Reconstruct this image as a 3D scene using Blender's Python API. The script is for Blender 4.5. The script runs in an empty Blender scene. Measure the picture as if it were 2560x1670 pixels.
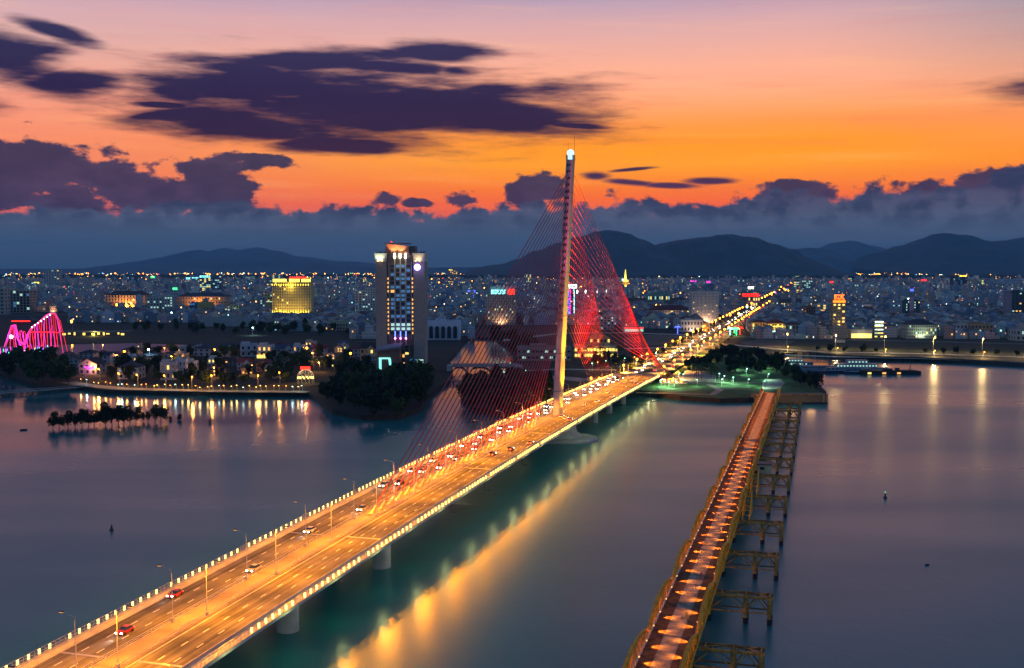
import bpy, bmesh, math, random
from mathutils import Vector, Matrix
from mathutils.geometry import tessellate_polygon
R = math.radians
random.seed(7)
scene = bpy.context.scene
COL = scene.collection

# ------------------------------------------------------------------ camera
F = 2690.0; HC = 87.0
PITCH = math.atan((835 - 668) / F)
cd = bpy.data.cameras.new('camera'); cam = bpy.data.objects.new('camera', cd); COL.objects.link(cam)
cd.sensor_width = 36.0; cd.lens = F / 2560 * 36.0
cd.clip_start = 1.0; cd.clip_end = 90000.0
cam.location = (0, 0, HC); cam.rotation_euler = (R(90) - PITCH, 0, 0)
scene.camera = cam

def ray(u, v):
    x = (u - 1280) / F; y = -(v - 835) / F
    return (x, math.cos(PITCH) + y * math.sin(PITCH), -math.sin(PITCH) + y * math.cos(PITCH))
def G(u, v, z=0.0):                      # place seen at photo pixel (u, v), at height z
    r = ray(u, v); t = (z - HC) / r[2]
    return Vector((r[0] * t, r[1] * t, z))
def AT(u, v, y):                         # place seen at photo pixel (u, v), at distance y
    r = ray(u, v); t = y / r[1]
    return Vector((r[0] * t, y, HC + r[2] * t))
def lin(c):
    out = []
    for k in c[:3]:
        k = k / 255.0
        out.append(k / 12.92 if k <= 0.04045 else ((k + 0.055) / 1.055) ** 2.4)
    return (out[0], out[1], out[2], 1.0)

# ------------------------------------------------------------------ render settings
scene.render.engine = 'CYCLES'
scene.view_settings.view_transform = 'Standard'
scene.view_settings.look = 'None'
scene.view_settings.exposure = 0.0
scene.view_settings.gamma = 1.0
cy = scene.cycles
cy.use_denoising = True
cy.denoiser = 'OPENIMAGEDENOISE'
cy.max_bounces = 5; cy.diffuse_bounces = 1; cy.glossy_bounces = 3; cy.transmission_bounces = 2; cy.transparent_max_bounces = 4
cy.volume_bounces = 0
cy.sample_clamp_indirect = 4.0; cy.sample_clamp_direct = 0.0
cy.use_light_tree = True; cy.use_adaptive_sampling = False; cy.light_sampling_threshold = 0.0
cy.caustics_reflective = False; cy.caustics_refractive = False

# ------------------------------------------------------------------ node helper
class S:
    def __init__(s, t, k): s.t = t; s.k = k
    def op(s, o, b=None, c=None):
        n = s.t.nodes.new('ShaderNodeMath'); n.operation = o
        s.t.links.new(s.k, n.inputs[0])
        for i, q in ((1, b), (2, c)):
            if q is None: continue
            if isinstance(q, S): s.t.links.new(q.k, n.inputs[i])
            else: n.inputs[i].default_value = q
        return S(s.t, n.outputs[0])
    def __add__(s, b): return s.op('ADD', b)
    def __sub__(s, b): return s.op('SUBTRACT', b)
    def __mul__(s, b): return s.op('MULTIPLY', b)
    def __truediv__(s, b): return s.op('DIVIDE', b)
    def max(s, b): return s.op('MAXIMUM', b)
    def min(s, b): return s.op('MINIMUM', b)
    def step(s, a, b, lo=0.0, hi=1.0):
        n = s.t.nodes.new('ShaderNodeMapRange'); n.interpolation_type = 'SMOOTHSTEP'
        s.t.links.new(s.k, n.inputs[0])
        for i, q in enumerate((a, b, lo, hi)): n.inputs[i + 1].default_value = q
        return S(s.t, n.outputs[0])
    def lerp(s, a, b, lo, hi):
        n = s.t.nodes.new('ShaderNodeMapRange')
        s.t.links.new(s.k, n.inputs[0])
        for i, q in enumerate((a, b, lo, hi)): n.inputs[i + 1].default_value = q
        return S(s.t, n.outputs[0])
    def ramp(s, stops, interp='LINEAR'):
        n = s.t.nodes.new('ShaderNodeValToRGB'); n.color_ramp.interpolation = interp
        e = n.color_ramp.elements
        while len(e) > 1: e.remove(e[-1])
        e[0].position = stops[0][0]; e[0].color = stops[0][1]
        for p, c in stops[1:]:
            q = e.new(p); q.color = c
        s.t.links.new(s.k, n.inputs[0])
        return S(s.t, n.outputs[0])
def comb(t, x, y, z=0.0):
    n = t.nodes.new('ShaderNodeCombineXYZ')
    for i, q in enumerate((x, y, z)):
        if isinstance(q, S): t.links.new(q.k, n.inputs[i])
        else: n.inputs[i].default_value = q
    return S(t, n.outputs[0])
def noise(t, vec, scale, detail=4.0, rough=0.55):
    n = t.nodes.new('ShaderNodeTexNoise'); n.inputs['Scale'].default_value = scale
    n.inputs['Detail'].default_value = detail; n.inputs['Roughness'].default_value = rough
    if vec is not None: t.links.new(vec.k, n.inputs['Vector'])
    return S(t, n.outputs[0])
ORD = ['first', 'second', 'third', 'fourth', 'fifth', 'sixth', 'seventh', 'eighth', 'ninth', 'tenth', 'eleventh', 'twelfth', 'thirteenth', 'fourteenth', 'fifteenth', 'sixteenth', 'seventeenth', 'eighteenth', 'nineteenth', 'twentieth'] + ['%d%s' % (k, {1: 'st', 2: 'nd', 3: 'rd'}.get(k % 10, 'th')) for k in range(21, 400)]
def mix(t, f, a, b, mode='MIX'):
    n = t.nodes.new('ShaderNodeMix'); n.data_type = 'RGBA'; n.blend_type = mode
    for i, q in ((0, f), (6, a), (7, b)):
        if isinstance(q, S): t.links.new(q.k, n.inputs[i])
        else: n.inputs[i].default_value = q
    return S(t, n.outputs[2])

# ------------------------------------------------------------------ dusk sky (world)
world = bpy.data.worlds.new('World'); scene.world = world; world.use_nodes = True
wt = world.node_tree; wt.nodes.clear()
tc = wt.nodes.new('ShaderNodeTexCoord')
sep = wt.nodes.new('ShaderNodeSeparateXYZ'); wt.links.new(tc.outputs['Generated'], sep.inputs[0])
X, Y, Z = (S(wt, sep.outputs[i]) for i in range(3))
az = X.op('ARCTAN2', Y) * F
el = Z.op('ARCTANGENT', None) * 0.0 if False else Z.op('ARCSINE') * F
def sky_uv(u, v):                        # photo pixel -> (azimuth, elevation) in units of 1/F rad
    r = Vector(ray(u, v)).normalized()
    return math.atan2(r.x, r.y) * F, math.asin(r.z) * F
TM = 4300.0
def grad(st): return el_n.ramp([(max(0.0, min(1.0, t / TM)), lin(c)) for t, c in st])
el_n = el * (1.0 / TM)
hi = [(760, (122, 130, 160)), (900, (80, 108, 144)), (1150, (42, 82, 118)), (2000, (38, 78, 118)), (4225, (54, 84, 128))]
g_mid = grad([(0, (66, 90, 125)), (110, (235, 90, 60)), (150, (255, 98, 30)), (190, (255, 120, 0)), (250, (255, 156, 0)), (300, (255, 150, 0)),
              (350, (255, 150, 62)), (430, (252, 168, 125)), (510, (232, 166, 145)), (590, (205, 160, 162)), (665, (158, 144, 172))] + hi)
g_left = grad([(0, (66, 90, 125)), (110, (225, 95, 80)), (200, (242, 120, 80)), (290, (242, 136, 95)), (350, (240, 146, 112)), (430, (226, 156, 136)),
               (510, (214, 164, 155)), (590, (198, 160, 168)), (665, (166, 146, 172))] + hi)
g_right = grad([(0, (66, 90, 125)), (110, (235, 90, 60)), (190, (252, 120, 25)), (250, (252, 140, 20)), (300, (248, 145, 60)), (350, (240, 142, 85)),
                (430, (215, 150, 120)), (510, (175, 145, 142)), (590, (140, 138, 152)), (665, (116, 128, 158))] + hi)
g_back = grad([(0, (112, 150, 194)), (600, (116, 156, 206)), (1200, (100, 138, 192)), (2200, (68, 104, 158)), (4225, (54, 84, 128))])
base = mix(wt, az.step(-1250, 150), g_left, g_mid)
base = mix(wt, az.step(650, 1450), base, g_right)
# long streaks of thin cloud
pS = comb(wt, az * (1 / 420.0), el * (1 / 56.0))
nS = noise(wt, pS, 1.0, 5.0, 0.6)
pL = comb(wt, az * (1 / 900.0), el * (1 / 130.0), 3.7)
nL = noise(wt, pL, 1.0, 3.0, 0.5)
base = mix(wt, nL.step(0.5, 0.75, 0.0, 0.22), base, mix(wt, 0.5, base, lin((225, 110, 95))))
nW = noise(wt, comb(wt, az * (1 / 700.0), el * (1 / 34.0) + az * 0.0006, 9.4), 1.0, 6.0, 0.65)
base = mix(wt, nW.step(0.5, 0.78, 0.0, 0.30) * el.step(120, 260), base, lin((200, 96, 84)))
base = mix(wt, nW.step(0.48, 0.2, 0.0, 0.22), base, lin((255, 196, 120)))
base = mix(wt, 1.0, base, (1.28, 1.28, 1.28, 1), 'MULTIPLY')
# dark clouds: blobs around given directions, broken up by noise
p2 = comb(wt, az, el)
def blobs(lst):
    out = None
    for u, v, ru, rv, a in lst:
        s0, t0 = sky_uv(u, v)
        m = wt.nodes.new('ShaderNodeMapping'); m.vector_type = 'TEXTURE'
        m.inputs['Location'].default_value = (s0, t0, 0); m.inputs['Rotation'].default_value = (0, 0, R(-a)); m.inputs['Scale'].default_value = (ru, rv, 1)
        wt.links.new(p2.k, m.inputs[0])
        l = wt.nodes.new('ShaderNodeVectorMath'); l.operation = 'LENGTH'; wt.links.new(m.outputs[0], l.inputs[0])
        q = S(wt, l.outputs['Value'])
        out = q if out is None else out.min(q)
    return out * -1.0 + 1.0
fS = blobs([(920, 262, 510, 92, 1), (1210, 280, 270, 56, 6), (640, 225, 300, 58, 0), (580, 308, 220, 46, 0), (450, 232, 85, 24, 5),
            (760, 152, 290, 26, -3), (600, 170, 130, 17, 0), (1105, 132, 115, 30, 5), (1010, 168, 250, 20, 3), (1140, 178, 85, 18, 3),
            (845, 364, 165, 21, 0), (20, 138, 125, 50, 8), (190, 205, 120, 30, -2), (138, 78, 80, 17, 12), (1488, 440, 36, 11, 3),
            (1580, 456, 80, 8, 5), (1665, 463, 70, 7, 2), (1775, 452, 60, 8, 0), (1575, 424, 50, 4, -5), (420, 285, 90, 11, -8), (400, 262, 70, 8, 0), (1440, 315, 90, 8, 3),
            (-260, 250, 160, 40, 0), (2900, 200, 260, 40, 0)])
nS2 = noise(wt, comb(wt, az * (1 / 150.0), el * (1 / 24.0), 2.2), 1.0, 4.0, 0.6)
dS = ((fS.max(-1.2)) + nS * 1.9 + nS2 * 0.9 - 1.08).step(-0.2, 0.75)
fP = blobs([(110, 440, 270, 82, 0), (285, 452, 170, 78, 10), (20, 425, 190, 70, 0), (400, 505, 190, 45, 5), (530, 412, 105, 32, -8), (655, 398, 90, 14, 4),
            (490, 492, 150, 52, 3), (90, 500, 260, 30, 3), (560, 480, 80, 50, 0), (1150, 500, 60, 20, 0), (1350, 480, 70, 50, 0), (970, 498, 34, 18, 0), (1050, 506, 50, 12, 0),
            (2000, 480, 120, 30, 0), (2480, 470, 200, 45, -6), (-500, 470, 300, 90, 0)])
pP = comb(wt, az * (1 / 95.0), el * (1 / 52.0), 1.3)
nP = noise(wt, pP, 1.0, 6.0, 0.62)
dP = (fP.max(-1.2) + nP * 3.0 - 1.48).step(-0.05, 0.3)
top = [(-1000, 520), (0, 528), (400, 515), (600, 508), (850, 512), (1100, 520), (1250, 505), (1340, 492), (1430, 500), (1560, 488), (1660, 514), (1800, 506),
       (1900, 478), (2050, 474), (2110, 492), (2200, 472), (2330, 478), (2450, 470), (2560, 440), (3200, 450)]
tr = az.lerp(-2400, 2400, 0, 1).ramp([(max(0, min(1, (sky_uv(u, 500)[0] + 2400) / 4800)), ((668 - v) / 300.0,) * 3 + (1,)) for u, v in top])
pB = comb(wt, az * (1 / 75.0), el * (1 / 60.0), 8.1)
nB = noise(wt, pB, 1.0, 5.0, 0.6)
hb = tr * 300.0 + nB * 160.0 - 84.0 - el
dB = hb.step(-4.0, 18.0)
bank = (el * (1 / 220.0)).ramp([(0.0, lin((62, 88, 118))), (0.3, lin((74, 96, 124))), (0.55, lin((90, 98, 124))), (0.78, lin((92, 82, 108))), (1.0, lin((70, 60, 94)))])
bank = mix(wt, nB.step(0.4, 0.62, 0.0, 0.75) * el.step(60, 150), bank, lin((44, 50, 80)))
pW = comb(wt, az * (1 / 500.0), el * (1 / 30.0), 5.0)
bank = mix(wt, noise(wt, pW, 1.0, 4.0).step(0.45, 0.7, 0.0, 0.35), bank, lin((98, 102, 132)))
nC = noise(wt, comb(wt, az * (1 / 300.0), el * (1 / 60.0), 6.6), 1.0, 4.0, 0.6)
cS = (el * (1 / 620.0)).ramp([(0.3, lin((78, 46, 84))), (0.44, lin((40, 14, 56))), (0.54, lin((10, 8, 58))), (0.66, lin((0, 12, 66))), (1.0, lin((48, 48, 92)))])
cP = mix(wt, nP.step(0.35, 0.65), lin((64, 58, 90)), lin((32, 44, 78)))
cS = mix(wt, nC.step(0.42, 0.72, 0.0, 0.4), cS, lin((34, 30, 70)))
skyc = mix(wt, dS * 0.97, base, cS)
skyc = mix(wt, dP * 0.95, skyc, cP)
skyc = mix(wt, dB, skyc, bank)
away = az.op('ABSOLUTE').step(1500, 2900)
skyc = mix(wt, away, skyc, g_back)
skyc = mix(wt, Z.step(-0.02, 0.0), lin((24, 30, 46)), skyc)
bg = wt.nodes.new('ShaderNodeBackground'); bg.inputs['Strength'].default_value = 1.0
wt.links.new(skyc.k, bg.inputs[0])
wo = wt.nodes.new('ShaderNodeOutputWorld'); wt.links.new(bg.outputs[0], wo.inputs[0])
world.cycles.sampling_method = 'NONE'

# the sun has set behind the hills: the glowing sky is the only daylight, so there is no sun lamp

# ------------------------------------------------------------------ mesh / object helpers
class MB:
    def __init__(s): s.v = []; s.f = []; s.m = []; s.c = []; s.uv = []
    def face(s, pts, m=0, c=(1, 1, 1), uv=None):
        i = len(s.v); s.v += [tuple(p) for p in pts]; s.f.append(tuple(range(i, i + len(pts)))); s.m.append(m); s.c.append(c)
        s.uv.append(uv if uv else [(-50, -50)] * len(pts))
    def poly(s, verts, faces, m=0, c=(1, 1, 1)):
        i = len(s.v); s.v += [tuple(p) for p in verts]
        for f in faces: s.f.append(tuple(i + k for k in f)); s.m.append(m); s.c.append(c); s.uv.append([(-50, -50)] * len(f))
        return s
    def box(s, x0, x1, y0, y1, z0, z1, m=0, M=None, c=(1, 1, 1)):
        P = [Vector(p) for p in ((x0, y0, z0), (x1, y0, z0), (x1, y1, z0), (x0, y1, z0), (x0, y0, z1), (x1, y0, z1), (x1, y1, z1), (x0, y1, z1))]
        if M is not None: P = [M @ p for p in P]
        return s.poly(P, ((0, 3, 2, 1), (4, 5, 6, 7), (0, 1, 5, 4), (1, 2, 6, 5), (2, 3, 7, 6), (3, 0, 4, 7)), m, c)
    def tube(s, a, b, r0, r1=None, n=6, m=0, c=(1, 1, 1), caps=True):
        a = Vector(a); b = Vector(b); r1 = r0 if r1 is None else r1
        d = (b - a).normalized(); h = Vector((0, 0, 1)) if abs(d.z) < 0.9 else Vector((1, 0, 0))
        e = d.cross(h).normalized(); g = d.cross(e)
        A = [a + (e * math.cos(2 * math.pi * k / n) + g * math.sin(2 * math.pi * k / n)) * r0 for k in range(n)]
        B_ = [b + (e * math.cos(2 * math.pi * k / n) + g * math.sin(2 * math.pi * k / n)) * r1 for k in range(n)]
        fs = [(k, n + k, n + (k + 1) % n, (k + 1) % n) for k in range(n)]
        if caps: fs += [tuple(range(n)), tuple(range(2 * n - 1, n - 1, -1))]
        return s.poly(A + B_, fs, m, c)
    def path(s, pts, r, n=5, m=0):
        for a, b in zip(pts[:-1], pts[1:]): s.tube(a, b, r, r, n, m)
        return s
    def ball(s, c0, r, m=0, c=(1, 1, 1), seg=8, ring=5, sq=1.0):
        c0 = Vector(c0); V = [c0 + Vector((0, 0, r * sq))]
        for i in range(1, ring):
            a = math.pi * i / ring
            for k in range(seg): V.append(c0 + Vector((r * math.sin(a) * math.cos(2 * math.pi * k / seg), r * math.sin(a) * math.sin(2 * math.pi * k / seg), r * sq * math.cos(a))))
        V.append(c0 - Vector((0, 0, r * sq))); L = len(V) - 1; fs = []
        for k in range(seg):
            k2 = (k + 1) % seg
            fs.append((0, 1 + k, 1 + k2)); fs.append((L, L - seg + k2, L - seg + k))
            for i in range(ring - 2): fs.append((1 + i * seg + k, 1 + (i + 1) * seg + k, 1 + (i + 1) * seg + k2, 1 + i * seg + k2))
        return s.poly(V, fs, m, c)
    def mesh(s, name, mats):
        me = bpy.data.meshes.new(name); me.from_pydata(s.v, [], s.f)
        for m in (mats if isinstance(mats, (list, tuple)) else [mats]): me.materials.append(m)
        if any(s.m): me.polygons.foreach_set('material_index', s.m)
        if any(c != (1, 1, 1) for c in s.c):
            at = me.color_attributes.new('col', 'FLOAT_COLOR', 'CORNER'); d = []
            for c, f in zip(s.c, s.f): d += [c[0], c[1], c[2], 1.0] * len(f)
            at.data.foreach_set('color', d)
        if any(u[0][0] > -40 for u in s.uv):
            uv = me.uv_layers.new(name='uv'); d = []
            for u in s.uv:
                for p in u: d += [p[0], p[1]]
            uv.data.foreach_set('uv', d)
        me.update(); return me
    def obj(s, name, mats, parent=None, loc=None, rz=0.0, **k):
        o = bpy.data.objects.new(name, s.mesh(name, mats)); COL.objects.link(o)
        if parent is not None: o.parent = parent
        if loc is not None: o.location = loc
        if rz: o.rotation_euler.z = rz
        return tag(o, **k)
def tag(o, label=None, cat=None, group=None, kind=None):
    if label: o['label'] = label
    if cat: o['category'] = cat
    if group: o['group'] = group
    if kind: o['kind'] = kind
    return o
def empty(name, loc=(0, 0, 0), rz=0.0, **k):
    o = bpy.data.objects.new(name, None); COL.objects.link(o); o.location = loc; o.rotation_euler.z = rz; o.empty_display_size = 0.5
    return tag(o, **k)
def inst(name, mesh, parent=None, loc=(0, 0, 0), rz=0.0, sc=None, **k):
    o = bpy.data.objects.new(name, mesh); COL.objects.link(o)
    if parent is not None: o.parent = parent
    o.location = loc; o.rotation_euler.z = rz
    if sc: o.scale = sc if isinstance(sc, tuple) else (sc, sc, sc)
    return tag(o, **k)
KIDS = {}
def copy_tree(o, parent=None):
    c = o.copy(); COL.objects.link(c); c.parent = parent
    if o.name not in KIDS: KIDS[o.name] = list(o.children)
    for ch in KIDS[o.name]: copy_tree(ch, c)
    return c
def lamp_at(name, loc, power, color, size=0.3, parent=None, spot=None, aim=None, blend=0.6):
    l = bpy.data.lights.new(name, 'SPOT' if spot else 'POINT'); l.energy = power; l.color = color; l.shadow_soft_size = size
    if spot: l.spot_size = R(spot); l.spot_blend = blend
    o = bpy.data.objects.new(name, l); COL.objects.link(o); o.location = loc
    if parent is not None: o.parent = parent
    if aim is not None: o.rotation_euler = Vector(aim).to_track_quat('-Z', 'Y').to_euler()
    return o

# ------------------------------------------------------------------ materials
def mat(name, rgb, rough=0.8, metal=0.0, var=0.25, scale=0.5, col=False, bump=0.0, spec=0.3, tint=None):
    m = bpy.data.materials.new(name); m.use_nodes = True; t = m.node_tree; b = t.nodes['Principled BSDF']
    b.inputs['Roughness'].default_value = rough; b.inputs['Metallic'].default_value = metal; b.inputs['Specular IOR Level'].default_value = spec
    c = t.nodes.new('ShaderNodeTexCoord'); n = noise(t, S(t, c.outputs['Object']), scale, 4.0)
    if col:
        a = t.nodes.new('ShaderNodeVertexColor'); a.layer_name = 'col'; src = S(t, a.outputs[0])
    else: src = (rgb[0], rgb[1], rgb[2], 1)
    f = n.lerp(0.3, 0.7, 1 - var, 1 + var)
    g = mix(t, 1.0, src, comb(t, f, f, f), 'MULTIPLY')
    if tint: g = mix(t, noise(t, S(t, c.outputs['Object']), scale * 0.23, 3.0).step(0.45, 0.62), g, (tint[0], tint[1], tint[2], 1))
    t.links.new(g.k, b.inputs['Base Color'])
    if bump:
        bn = t.nodes.new('ShaderNodeBump'); bn.inputs['Strength'].default_value = bump; t.links.new(n.k, bn.inputs['Height']); t.links.new(bn.outputs[0], b.inputs['Normal'])
    return m
def glow(name, rgb, power, sample=False):
    m = bpy.data.materials.new(name); m.use_nodes = True; t = m.node_tree; b = t.nodes['Principled BSDF']
    b.inputs['Base Color'].default_value = (rgb[0], rgb[1], rgb[2], 1); b.inputs['Emission Color'].default_value = (rgb[0], rgb[1], rgb[2], 1)
    b.inputs['Emission Strength'].default_value = power
    m.cycles.emission_sampling = 'AUTO' if sample else 'NONE'
    return m
ORANGE = (1.0, 0.42, 0.07); WARM = (1.0, 0.72, 0.32); COOL = (0.75, 1.0, 0.92)
M_concrete = mat('pale_concrete', (0.42, 0.40, 0.37), 0.8, var=0.2, scale=0.3)
M_asphalt = mat('asphalt', (0.10, 0.10, 0.10), 0.75, var=0.35, scale=0.25)
M_deckasph = mat('bridge_asphalt', (0.13, 0.125, 0.115), 0.9, var=0.3, scale=0.12, spec=0.05)
def streaks(m):
    t = m.node_tree; b = t.nodes['Principled BSDF']; src = b.inputs['Base Color'].links[0].from_socket
    c = t.nodes.new('ShaderNodeTexCoord'); mp = t.nodes.new('ShaderNodeMapping'); mp.vector_type = 'TEXTURE'
    mp.inputs['Rotation'].default_value = (0, 0, math.atan2(0.9604, 0.2785)); mp.inputs['Scale'].default_value = (60, 1.1, 1); t.links.new(c.outputs['Object'], mp.inputs[0])
    f = noise(t, S(t, mp.outputs[0]), 1.0, 3.0).lerp(.35, .65, .6, 1.35)
    t.links.new(mix(t, 1.0, S(t, src), comb(t, f, f, f), 'MULTIPLY').k, b.inputs['Base Color'])
streaks(M_deckasph)
M_line = mat('road_paint', (0.75, 0.75, 0.72), 0.6, var=0.1)
M_steel = mat('galvanised_steel', (0.45, 0.46, 0.47), 0.45, 0.6, 0.15, 2.0)
M_dark = mat('dark_metal', (0.05, 0.05, 0.06), 0.5, 0.3, 0.2, 2.0)
M_redcable = mat('red_cable_sheath', (0.62, 0.035, 0.03), 0.45, 0, 0.1, 1.0)
M_pylon = mat('pylon_concrete', (0.36, 0.33, 0.29), 0.9, spec=0.1, var=0.12, scale=0.35, bump=0.05)
M_yellow = mat('yellow_steel_paint', (0.95, 0.34, 0.01), 0.6, 0.0, 0.3, 0.8)
M_rust = mat('old_yellow_steel', (0.62, 0.24, 0.04), 0.7, 0.0, 0.5, 0.7, tint=(0.2, 0.11, 0.05))
M_black = mat('wet_black_pile', (0.02, 0.02, 0.022), 0.5, 0, 0.3, 1.0)
M_railglow = glow('railing_lamp_glow', (1.0, 0.68, 0.15), 5.0)
M_bulb_o = glow('sodium_bulb', (1, .30, .02), 18.0)
M_bulb_w = glow('white_bulb', (0.55, 1.0, 0.9), 14.0, False)
M_bulb_g = glow('green_white_bulb', (0.25, 1.0, 0.5), 12.0, False)
M_bulb_y = glow('warm_bulb', (1.0, 0.58, 0.10), 13.0, False)
M_head = glow('headlight_glow', (1.0, 0.88, 0.65), 30.0, False)
M_tail = glow('taillight_glow', (1.0, 0.05, 0.01), 22.0, False)
M_glass = mat('dark_glass', (0.02, 0.03, 0.045), 0.12, 0, 0.1, 1.0, spec=0.8)
M_lit_w = glow('lit_window_warm', (1.0, 0.46, 0.10), 1.4)
M_lit_y = glow('lit_window_yellow', (1.0, 0.72, 0.16), 1.5)
M_lit_c = glow('lit_window_cool', (0.50, 0.82, 0.62), 0.85)
M_lit_b = glow('lit_window_blue', (0.10, 0.30, 0.55), 0.4)
M_neon_r = glow('red_neon', (1.0, 0.02, 0.01), 4.0)
M_neon_c = glow('cyan_neon', (0.25, 0.9, 0.9), 3.5)
M_neon_y = glow('yellow_neon', (1.0, 0.70, 0.05), 4.5)
M_neon_m = glow('magenta_neon', (1.0, 0.04, 0.6), 3.0)
M_neon_b = glow('blue_neon', (0.08, 0.12, 1.0), 4.0)
M_neon_g = glow('green_neon', (0.05, 1.0, 0.25), 5.0)
M_neon_w = glow('white_neon', (0.8, 1.0, 0.95), 6.0)
M_neon_o = glow('orange_neon', (1.0, 0.16, 0.01), 3.5)
LIT = [M_lit_w, M_lit_y, M_lit_c, M_lit_b]

# ------------------------------------------------------------------ water
def water_mat():
    m = bpy.data.materials.new('river_water'); m.use_nodes = True; t = m.node_tree; b = t.nodes['Principled BSDF']
    b.inputs['Base Color'].default_value = (0.005, 0.145, 0.155, 1); b.inputs['Roughness'].default_value = 0.11
    b.inputs['IOR'].default_value = 1.47
    g = t.nodes.new('ShaderNodeNewGeometry')
    mp = t.nodes.new('ShaderNodeMapping'); mp.inputs['Scale'].default_value = (0.35, 0.22, 1); t.links.new(g.outputs['Position'], mp.inputs[0])
    n = noise(t, S(t, mp.outputs[0]), 1.0, 4.0, 0.6)
    bn = t.nodes.new('ShaderNodeBump'); bn.inputs['Strength'].default_value = 0.16; bn.inputs['Distance'].default_value = 0.35
    t.links.new(n.k, bn.inputs['Height']); t.links.new(bn.outputs[0], b.inputs['Normal'])
    mp2 = t.nodes.new('ShaderNodeMapping'); mp2.inputs['Scale'].default_value = (0.0035, 0.012, 1); mp2.inputs['Rotation'].default_value = (0, 0, R(8)); t.links.new(g.outputs['Position'], mp2.inputs[0])
    # open river is ruffled by wind and current, the sheltered left bay lies smooth
    sg = t.nodes.new('ShaderNodeSeparateXYZ'); t.links.new(g.outputs['Position'], sg.inputs[0])
    calm = (S(t, sg.outputs[1]) - S(t, sg.outputs[0]) * 0.8).step(560, 760)
    rn = noise(t, S(t, mp2.outputs[0]), 1.0, 4.0, 0.55).lerp(0.35, 0.7, -0.05, 0.06)
    t.links.new((calm * -0.18 + 0.32 + rn).k, b.inputs['Roughness'])
    return m
M_water = water_mat()
w = MB(); w.face([(-45000, -600, 0), (45000, -600, 0), (45000, 60000, 0), (-45000, 60000, 0)])
w.obj('water', M_water, kind='structure')

# ------------------------------------------------------------------ land
LZ = 3.0
M_ground = mat('dark_earth_and_grass', (0.011, 0.016, 0.010), 0.95, var=0.6, scale=0.012, tint=(0.022, 0.018, 0.014))
M_bank = mat('muddy_bank', (0.03, 0.028, 0.022), 0.9, var=0.5, scale=0.2)
M_grass = mat('park_lawn', (0.03, 0.09, 0.02), 0.9, var=0.45, scale=0.15)
M_path = mat('park_paving', (0.26, 0.23, 0.20), 0.75, var=0.2, scale=0.2)
M_prom = mat('promenade_paving', (0.24, 0.2, 0.15), 0.7, var=0.25, scale=0.15)
def sheet(name, pts, z, m, side=None, kind='structure', z0=-1.0):
    """flat sheet over a closed outline, with a side face down to z0 when it is a bank"""
    P = [Vector((p[0], p[1], z)) for p in pts]; b = MB()
    for tri in tessellate_polygon([P]): b.face([P[i] for i in tri])
    for k, f in enumerate(b.f):
        a, c, d = (Vector(b.v[i]) for i in f)
        if (c - a).cross(d - a).z < 0: b.f[k] = tuple(reversed(f))
    mats = [m]
    if side:
        mats.append(side)
        for i in range(len(P)):
            p, q = P[i], P[(i + 1) % len(P)]
            b.face([(p.x, p.y, z0), (q.x, q.y, z0), (q.x, q.y, z), (p.x, p.y, z)], 1)
    return b.obj(name, mats, kind=kind)
def px(lst, z=0.0): return [G(u, v, z) for u, v in lst]
shore_a = [(-700, 925), (0, 943), (40, 955), (80, 968), (110, 975), (200, 973), (260, 985), (480, 990), (640, 991), (770, 991), (795, 1005), (830, 1035),
           (900, 1050), (1000, 1048), (1050, 1030), (1072, 1000), (1100, 975), (1128, 957), (1132, 930), (1122, 905), (1140, 885), (1158, 862), (1175, 848)]
shore_b = [(1238, 850), (1262, 868), (1285, 890), (1292, 925), (1285, 950), (1155, 962), (1152, 1005), (1180, 1030), (1260, 1042), (1340, 1045), (1420, 1030),
           (1480, 1010), (1600, 986), (1700, 1001), (1800, 1008), (1890, 1006), (2064, 1009), (2066, 990), (2040, 965), (1990, 930), (1958, 905), (1936, 893),
           (1990, 887), (2160, 900), (2300, 903), (2560, 917), (3400, 950)]
land = [(-40000, 6000)] + [tuple(G(u, v)[:2]) for u, v in shore_a] + [tuple(G(u, v)[:2]) for u, v in shore_b] + [(40000, 1500), (42000, 40000), (-42000, 40000)]
sheet('ground', land, LZ, M_ground, M_bank)
# still ponds lying in the land
M_pond = bpy.data.materials.new('pond_water'); M_pond.use_nodes = True
_b = M_pond.node_tree.nodes['Principled BSDF']; _b.inputs['Base Color'].default_value = (0.01, 0.03, 0.045, 1); _b.inputs['Roughness'].default_value = 0.06; _b.inputs['IOR'].default_value = 1.4
sheet('water', px([(-60, 868), (0, 866), (150, 862), (330, 858), (465, 862), (470, 880), (330, 884), (150, 886), (0, 890), (-60, 892)], LZ), LZ + .02, M_pond)

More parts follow.
